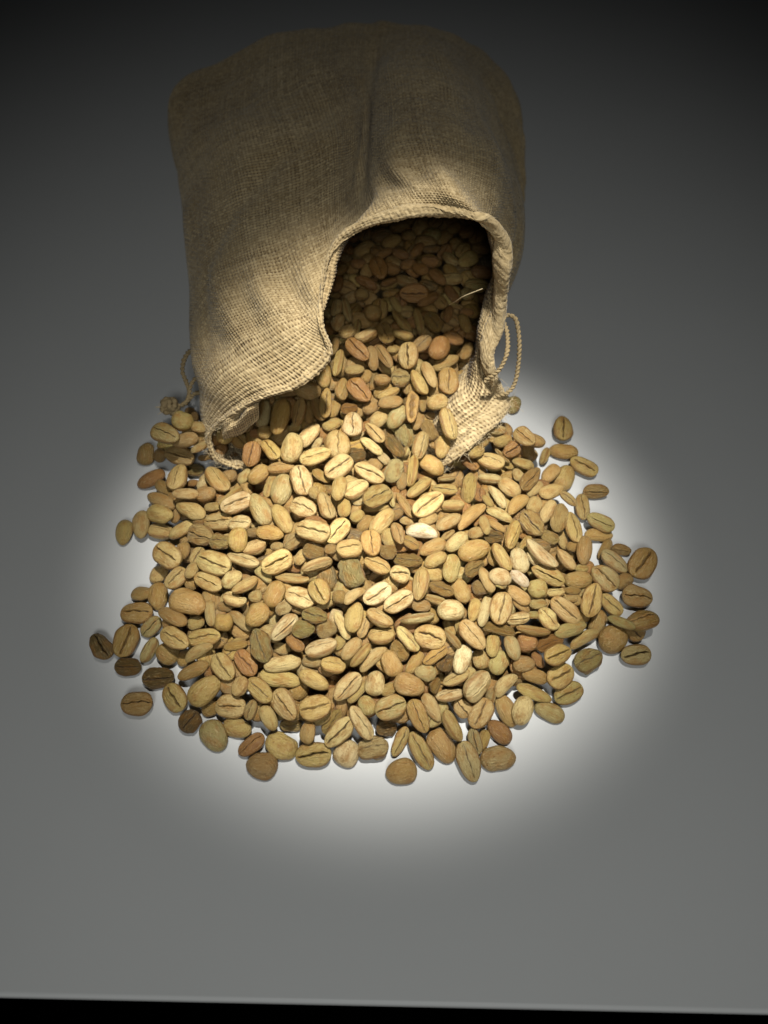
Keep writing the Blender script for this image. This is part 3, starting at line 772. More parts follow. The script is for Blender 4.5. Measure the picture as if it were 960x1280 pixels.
LABELS = '''chipped orange tan bean lying level, rounded back up, in the heap's left side
large olive bean pointing at the sack, crease up, on the near right edge
large golden tan bean lying level, rounded back up, on the near right edge
medium brown bean leaning right, crease up, on the right edge
medium olive bean leaning left, rounded back up, on the near left edge
large golden tan bean lying level, crease up, on the near left edge
large orange tan bean leaning left, rounded back up, on the near right edge
large golden tan bean leaning right, rounded back up, in the heap's lower left
large brown bean pointing at the sack, crease up, on the left edge
large golden tan bean leaning left, rounded back up, on the near left edge
medium brown bean lying level, rounded back up, on the near edge
rightmost of two medium golden tan beans level, crease up, heap's centre
medium brown bean lying level, rounded back up, on the near left edge
medium golden tan bean lying level, crease up, in the heap's lower middle
large pale straw bean lying level, crease up, in the heap's left side
wrinkled olive bean pointing at the sack, rounded back up, in the heap's centre
large pale straw bean lying level, crease up, in the heap's upper middle
medium olive bean lying level, crease up, in the heap's lower middle
large pale straw bean leaning right, crease aside, in the heap's lower right
round brown bean, rounded back up, on the right edge
medium pale straw bean leaning right, crease up, in the heap's left side
nearest of two medium brown beans level, crease up, on the left edge
slender golden tan bean leaning left, crease up, on the near edge
round golden tan bean, crease up, in the heap's left side
large pale straw bean leaning right, crease up, in the heap's upper middle
large golden tan bean leaning left, crease up, in the heap's lower left
medium golden tan bean leaning right, crease up, in the heap's lower right
medium golden tan bean pointing at the sack, crease up, in the heap's right side
wrinkled olive bean pointing at the sack, crease up, in the heap's left side
medium golden tan bean lying level, crease up, in the heap's lower left
large pale straw bean leaning right, crease up, in the heap's lower middle
medium golden tan bean leaning left, crease up, on the left edge
large golden tan bean pointing at the sack, crease up, in the heap's right side
large pale straw bean leaning right, crease aside, in the heap's lower middle
medium brown bean lying level, crease up, on the right edge
wrinkled olive bean leaning right, crease up, on the right edge
large orange tan bean pointing at the sack, rounded back up, below the sack's left lip
farthest of two medium brown beans level, crease up, on the left edge
wrinkled pale straw bean lying level, crease up, on the near edge
wrinkled golden tan bean leaning right, crease up, in the heap's upper middle
medium pale straw bean, rounded back up, below the sack's left lip
leftmost of two large golden tan beans leaning left, crease up, heap's right side
nearest of two medium golden tan beans leaning left, crease up, heap's left side
medium golden tan bean, crease up, in the heap's lower right
medium orange tan bean lying level, rounded back up, in the heap's right side
medium olive bean lying level, crease up, on the right edge
large brown bean leaning left, crease up, in the heap's lower middle
medium orange tan bean lying level, rounded back up, in the heap's lower middle
rightmost of two large golden tan beans leaning left, crease up, heap's right side
medium pale straw bean pointing at the sack, crease up, in the heap's upper left
rightmost of two wrinkled dark brown beans level, crease up, on the left edge
medium olive bean pointing at the sack, rounded back up, in the heap's upper left
medium olive bean leaning left, crease up, in the heap's right side
leftmost of two medium golden tan beans leaning left, crease up, heap's lower left
farthest of three medium pale straw beans leaning right, crease up, heap's upper middle
large olive bean leaning left, rounded back up, in the heap's upper left
round golden tan bean, crease up, below the sack's left lip
medium pale straw bean leaning right, crease up, in the heap's centre
round pale straw bean, rounded back up, on the near edge
medium pale straw bean pointing at the sack, rounded back up, in the heap's lower right
farthest of two medium pale straw beans level, crease up, heap's upper left
slender pale straw bean leaning left, crease aside, in the heap's lower middle
round pale straw bean, rounded back up, in the heap's centre
slender pale straw bean lying level, rounded back up, in the heap's lower left
wrinkled golden tan bean leaning left, crease up, in the heap's upper right
slender golden tan bean lying level, rounded back up, in the heap's lower left
medium cream white bean leaning right, crease up, in the heap's centre
medium olive bean leaning right, crease up, on the right edge
nearest of two medium brown beans level, crease aside, on the right edge
rightmost of two medium golden tan beans leaning left, crease up, heap's lower left
medium dark brown bean leaning left, crease up, on the left edge
medium golden tan bean pointing at the sack, crease up, just inside the sack mouth
medium golden tan bean lying level, crease up, in the heap's lower right
medium orange tan bean leaning right, rounded back up, in the heap's left side
medium reddish brown bean leaning left, crease up, at the foot of the mouth
leftmost of two medium golden tan beans leaning left, crease up, heap's centre
medium pale straw bean lying level, crease up, in the heap's left side
medium olive bean leaning left, rounded back up, on the near right edge
medium brown bean pointing at the sack, crease up, just inside the sack mouth
medium golden tan bean leaning left, crease aside, beside the cord knot
medium reddish brown bean leaning left, crease up, in the heap's lower left
medium pale straw bean lying level, crease up, in the heap's upper middle
medium pale straw bean leaning left, crease up, in the heap's upper left
medium pale straw bean lying level, crease aside, in the heap's centre
medium golden tan bean pointing at the sack, rounded back up, in the heap's centre
medium pale straw bean leaning left, crease up, in the heap's upper middle
medium orange tan bean pointing at the sack, crease up, in the heap's centre
medium olive bean leaning left, crease aside, beside the cord knot
large pale straw bean leaning right, crease aside, in the heap's left side
rightmost of two medium golden tan beans upright, crease aside, at the foot of the mouth
medium golden tan bean pointing at the sack, crease aside, in the heap's centre
leftmost of two wrinkled golden tan beans, crease up, heap's left side
slender golden tan bean leaning left, crease up, in the heap's right side
medium golden tan bean leaning left, rounded back up, in the heap's lower middle
curved pale straw bean leaning left, crease aside, in the heap's right side
medium reddish brown bean leaning left, rounded back up, on the near right edge
medium orange tan bean leaning left, rounded back up, in the heap's lower middle
medium orange tan bean pointing at the sack, rounded back up, in the heap's left side
medium golden tan bean lying level, rounded back up, on the near left edge
medium golden tan bean leaning left, rounded back up, in the heap's upper left
medium golden tan bean leaning left, crease up, by the sack's right lip
medium reddish brown bean leaning right, crease up, on the near left edge
rightmost of two round golden tan beans, back up, heap's left side
leftmost of two medium golden tan beans level, crease up, heap's centre
leftmost of two medium golden tan beans leaning right, back up, heap's upper middle
leftmost of two wrinkled dark brown beans level, crease up, on the left edge
medium cream white bean pointing at the sack, rounded back up, in the heap's lower right
medium brown bean lying level, crease up, beside the cord knot
medium reddish brown bean lying level, crease aside, deep inside the sack mouth
round reddish brown bean, rounded back up, just inside the sack mouth
medium golden tan bean lying level, rounded back up, in the heap's upper left
medium brown bean lying level, rounded back up, below the sack's left lip
medium golden tan bean lying level, rounded back up, on the left edge
rightmost of two wrinkled golden tan beans upright, back up, heap's upper right
round pale straw bean, crease up, at the foot of the mouth
medium brown bean pointing at the sack, rounded back up, in the heap's left side
farthest of two medium golden tan beans leaning left, crease up, heap's left side
nearest of three medium pale straw beans leaning right, crease up, heap's upper middle
medium olive bean pointing at the sack, rounded back up, in the heap's centre
farthest of two medium olive beans leaning left, crease up, on the right edge
medium golden tan bean lying level, crease up, in the heap's left side
slender golden tan bean lying level, rounded back up, in the heap's lower right
wrinkled dark brown bean, crease up, on the near left edge
large golden tan bean leaning left, crease aside, in the heap's lower middle
nearest of two medium olive beans leaning left, crease up, on the right edge
large orange tan bean leaning left, rounded back up, in the heap's lower right
medium pale straw bean, rounded back up, in the heap's lower middle
medium golden tan bean pointing at the sack, crease up, beside the cord knot
slender brown bean leaning right, rounded back up, in the heap's lower left
leftmost of two wrinkled golden tan beans upright, back up, heap's upper right
rightmost of two medium golden tan beans upright, back up, on the left edge
farthest of two medium brown beans upright, back up, heap's right side
medium golden tan bean pointing at the sack, crease up, by the sack's right lip
medium reddish brown bean leaning left, crease up, just inside the sack mouth
medium reddish brown bean pointing at the sack, crease up, below the sack's left lip
medium golden tan bean lying level, crease up, by the sack's right lip
medium golden tan bean pointing at the sack, crease aside, in the heap's upper middle
chipped pale straw bean leaning left, crease up, in the heap's right side
curved cream white bean lying level, rounded back up, in the heap's centre
medium golden tan bean lying level, crease aside, in the heap's centre
medium golden tan bean leaning right, crease up, in the heap's left side
leftmost of two medium golden tan beans leaning left, crease aside, heap's right side
leftmost of two curved orange tan beans leaning right, back up, heap's upper right
medium brown bean leaning left, rounded back up, in the heap's left side
medium golden tan bean leaning left, crease aside, in the heap's centre
medium brown bean pointing at the sack, rounded back up, just inside the sack mouth
medium golden tan bean lying level, crease up, in the heap's upper left
round olive bean, rounded back up, beside the cord knot
hollow orange tan bean pointing at the sack, crease up, at the foot of the mouth
medium brown bean lying level, rounded back up, in the heap's right side
leftmost of two slender golden tan beans leaning right, crease aside, heap's lower middle
medium reddish brown bean leaning right, rounded back up, beside the cord knot
slender olive bean lying level, rounded back up, in the heap's right side
medium golden tan bean pointing at the sack, crease up, in the heap's upper right
curved pale straw bean leaning right, rounded back up, in the heap's lower right
wrinkled brown bean leaning right, crease up, by the sack's right lip
medium golden tan bean lying level, crease aside, in the heap's lower middle
slender pale straw bean lying level, crease aside, in the heap's left side
medium olive bean leaning right, rounded back up, in the heap's lower right
nearest of two round brown beans, back up, on the left edge
rightmost of two medium golden tan beans leaning left, crease up, heap's centre
medium reddish brown bean pointing at the sack, crease up, deep inside the sack mouth
medium orange tan bean lying level, rounded back up, in the heap's left side
medium olive bean pointing at the sack, rounded back up, below the sack's left lip
slender golden tan bean leaning left, rounded back up, in the heap's lower middle
leftmost of two medium golden tan beans upright, crease aside, at the foot of the mouth
medium brown bean leaning left, crease up, by the sack's right lip
medium orange tan bean leaning left, rounded back up, in the heap's upper middle
medium pale straw bean pointing at the sack, rounded back up, in the heap's right side
medium orange tan bean lying level, rounded back up, by the sack's right lip
wrinkled pale straw bean leaning right, rounded back up, in the heap's upper middle
curved golden tan bean leaning right, rounded back up, in the heap's right side
leftmost of two medium golden tan beans upright, back up, on the left edge
medium golden tan bean leaning left, rounded back up, in the heap's lower left
medium golden tan bean pointing at the sack, crease aside, in the heap's right side
medium olive bean leaning right, back up, at the foot of the mouth
slender golden tan bean lying level, on its edge, in the heap's centre
medium olive bean leaning right, crease up, on the left edge
second farthest of three medium pale straw beans leaning right, crease up, heap's upper middle
medium pale straw bean lying level, rounded back up, in the heap's right side
curved golden tan bean leaning right, rounded back up, in the heap's lower middle
leftmost of two wrinkled brown beans level, crease up, heap's centre
medium golden tan bean leaning right, rounded back up, in the heap's lower middle
slender pale straw bean leaning left, crease aside, in the heap's centre
farthest of two medium brown beans level, crease aside, on the right edge
rightmost of two wrinkled brown beans, crease up, just inside the mouth
medium golden tan bean leaning left, crease up, in the heap's right side
wrinkled olive bean lying level, rounded back up, in the heap's left side
medium orange tan bean leaning right, rounded back up, in the heap's centre
medium golden tan bean leaning left, rounded back up, in the heap's upper right
medium brown bean pointing at the sack, crease aside, below the sack's left lip
medium pale straw bean lying level, crease aside, in the heap's lower middle
wrinkled olive bean lying level, crease up, in the heap's centre
wrinkled dark brown bean leaning left, crease up, at the foot of the mouth
medium brown bean pointing at the sack, rounded back up, beside the cord knot
slender brown bean pointing at the sack, crease up, below the sack's left lip
medium brown bean leaning right, rounded back up, in the heap's upper left
medium pale straw bean leaning right, rounded back up, in the heap's right side
medium pale straw bean leaning right, rounded back up, below the sack's left lip
medium golden tan bean pointing at the sack, rounded back up, in the heap's upper middle
leftmost of two medium orange tan beans leaning left, back up, heap's right side
round olive bean, rounded back up, in the heap's right side
curved golden tan bean leaning right, rounded back up, in the heap's lower left
medium olive bean pointing at the sack, rounded back up, in the heap's right side
rightmost of two medium golden tan beans leaning right, back up, heap's upper middle
round pale straw bean, crease up, in the heap's centre
medium golden tan bean lying level, rounded back up, in the heap's upper right
leftmost of two wrinkled brown beans, crease up, just inside the mouth
slender golden tan bean pointing at the sack, on its edge, in the heap's upper middle
medium olive bean leaning right, crease aside, on the left edge
medium golden tan bean leaning right, crease aside, in the heap's left side
curved brown bean lying level, rounded back up, in the heap's right side
medium brown bean leaning left, rounded back up, on the left edge
medium golden tan bean leaning right, rounded back up, by the sack's right lip
rightmost of two medium orange tan beans leaning left, back up, heap's right side
medium golden tan bean leaning left, crease aside, just inside the sack mouth
medium golden tan bean leaning left, crease up, below the sack's left lip
slender pale straw bean pointing at the sack, rounded back up, in the heap's right side
medium orange tan bean pointing at the sack, rounded back up, in the heap's lower middle
wrinkled golden tan bean, rounded back up, in the heap's centre
rightmost of two wrinkled brown beans level, crease up, heap's centre
slender golden tan bean lying level, crease aside, in the heap's left side
medium golden tan bean leaning right, rounded back up, in the heap's centre
chipped golden tan bean, crease up, in the heap's left side
rightmost of two curved orange tan beans leaning right, back up, heap's upper right
slender golden tan bean pointing at the sack, rounded back up, just inside the sack mouth
medium golden tan bean lying level, back up, at the foot of the mouth
wrinkled olive bean pointing at the sack, back up, at the foot of the mouth
slender brown bean lying level, on its edge, in the heap's right side
slender golden tan bean leaning right, crease aside, in the heap's upper middle
medium olive bean lying level, rounded back up, in the heap's lower middle
medium golden tan bean pointing at the sack, back up, at the foot of the mouth
wrinkled golden tan bean, crease up, just inside the sack mouth
rightmost of two medium golden tan beans leaning left, crease aside, heap's right side
round reddish brown bean, rounded back up, in the heap's right side
wrinkled brown bean lying level, rounded back up, in the heap's centre
medium brown bean lying level, rounded back up, beside the cord knot
round orange tan bean, rounded back up, in the heap's left side
medium brown bean lying level, back up, at the foot of the mouth
round golden tan bean, crease aside, in the heap's lower left
medium golden tan bean pointing at the sack, crease up, on the right edge
chipped pale straw bean lying level, crease aside, in the heap's left side
medium pale straw bean leaning right, rounded back up, in the heap's left side
round brown bean, rounded back up, in the heap's upper left
leftmost of two medium brown beans level, back up, heap's lower right
curved pale straw bean lying level, on its edge, in the heap's centre
wrinkled dark brown bean lying level, crease up, in the heap's lower middle
medium golden tan bean lying level, crease aside, on the left edge
small olive bean leaning left, rounded back up, in the heap's lower middle
slender orange tan bean leaning right, crease up, in the heap's lower middle
round golden tan bean, rounded back up, in the heap's lower right
slender olive bean lying level, rounded back up, on the right edge
medium golden tan bean leaning left, crease up, at the foot of the mouth
medium golden tan bean leaning right, rounded back up, in the heap's upper left
rightmost of two medium brown beans level, back up, heap's lower right
medium golden tan bean lying level, crease aside, in the heap's left side
chipped golden tan bean, crease aside, just inside the sack mouth
nearest of two medium golden tan beans upright, back up, heap's right side
nearest of two curved pale straw beans leaning left, back up, heap's upper right
rightmost of two slender golden tan beans leaning right, crease aside, heap's lower middle
medium orange tan bean leaning right, rounded back up, by the sack's right lip
slender golden tan bean lying level, rounded back up, on the left edge
wrinkled reddish brown bean leaning right, crease up, in the heap's right side
nearest of two medium brown beans upright, back up, heap's right side
slender brown bean leaning left, crease aside, just inside the sack mouth
slender brown bean leaning right, rounded back up, just inside the sack mouth
slender brown bean leaning right, rounded back up, in the heap's lower middle
nearest of two medium pale straw beans level, crease up, heap's upper left
small golden tan bean leaning left, crease up, in the heap's lower right
medium orange tan bean lying level, crease aside, in the heap's upper left
small reddish brown bean leaning right, crease up, by the sack's right lip
rightmost of two wrinkled golden tan beans, crease up, heap's left side
wrinkled orange tan bean leaning left, rounded back up, in the heap's lower middle
leftmost of two round golden tan beans, back up, heap's left side
medium brown bean pointing at the sack, crease up, in the heap's centre
wrinkled brown bean leaning right, crease up, in the heap's right side
round brown bean, rounded back up, deep inside the sack mouth
medium golden tan bean lying level, crease aside, in the heap's upper middle
medium orange tan bean lying level, rounded back up, on the right edge
slender pale straw bean leaning left, back up, at the foot of the mouth
farthest of two curved pale straw beans leaning left, back up, heap's upper right
farthest of two round brown beans, back up, on the left edge
slender brown bean leaning left, crease aside, in the heap's upper middle
slender olive bean pointing at the sack, crease up, on the near right edge
slender golden tan bean leaning right, on its edge, in the heap's lower middle
slender golden tan bean leaning left, rounded back up, in the heap's right side
small brown bean pointing at the sack, crease aside, below the sack's left lip
wrinkled brown bean leaning left, back up, at the foot of the mouth
medium pale straw bean lying level, crease aside, in the heap's right side
slender golden tan bean pointing at the sack, rounded back up, in the heap's left side
slender reddish brown bean leaning left, on its edge, deep inside the sack mouth
medium golden tan bean leaning right, rounded back up, in the heap's upper right
farthest of two medium golden tan beans upright, back up, heap's right side
curved golden tan bean leaning right, rounded back up, in the heap's centre
slender pale straw bean leaning left, rounded back up, in the heap's centre
round olive bean, rounded back up, by the sack's right lip
slender golden tan bean pointing at the sack, on its edge, just inside the sack mouth
small reddish brown bean leaning left, crease aside, in the heap's left side
wrinkled olive bean, rounded back up, in the heap's upper middle
medium cream white bean leaning left, rounded back up, in the heap's right side'''
rr = random.Random(5)
for k, (row, lab) in enumerate(zip(BEANS.strip().split('\n'), LABELS.strip().split('\n'))):
    f = row.split(); x, y, z, qw, qx, qy, qz, a, b = map(int, f[:9]); fl = f[10] if len(f) > 10 else ''
    nvar = 40 if fl == '' else 8
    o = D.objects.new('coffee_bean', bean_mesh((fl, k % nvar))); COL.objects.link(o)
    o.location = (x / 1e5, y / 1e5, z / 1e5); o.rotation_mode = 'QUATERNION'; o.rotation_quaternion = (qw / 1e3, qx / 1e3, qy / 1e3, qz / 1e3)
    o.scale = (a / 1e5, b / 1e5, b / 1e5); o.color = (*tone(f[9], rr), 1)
    o['label'] = lab; o['category'] = 'coffee bean'; o['group'] = 'coffee beans spilling from the sack'
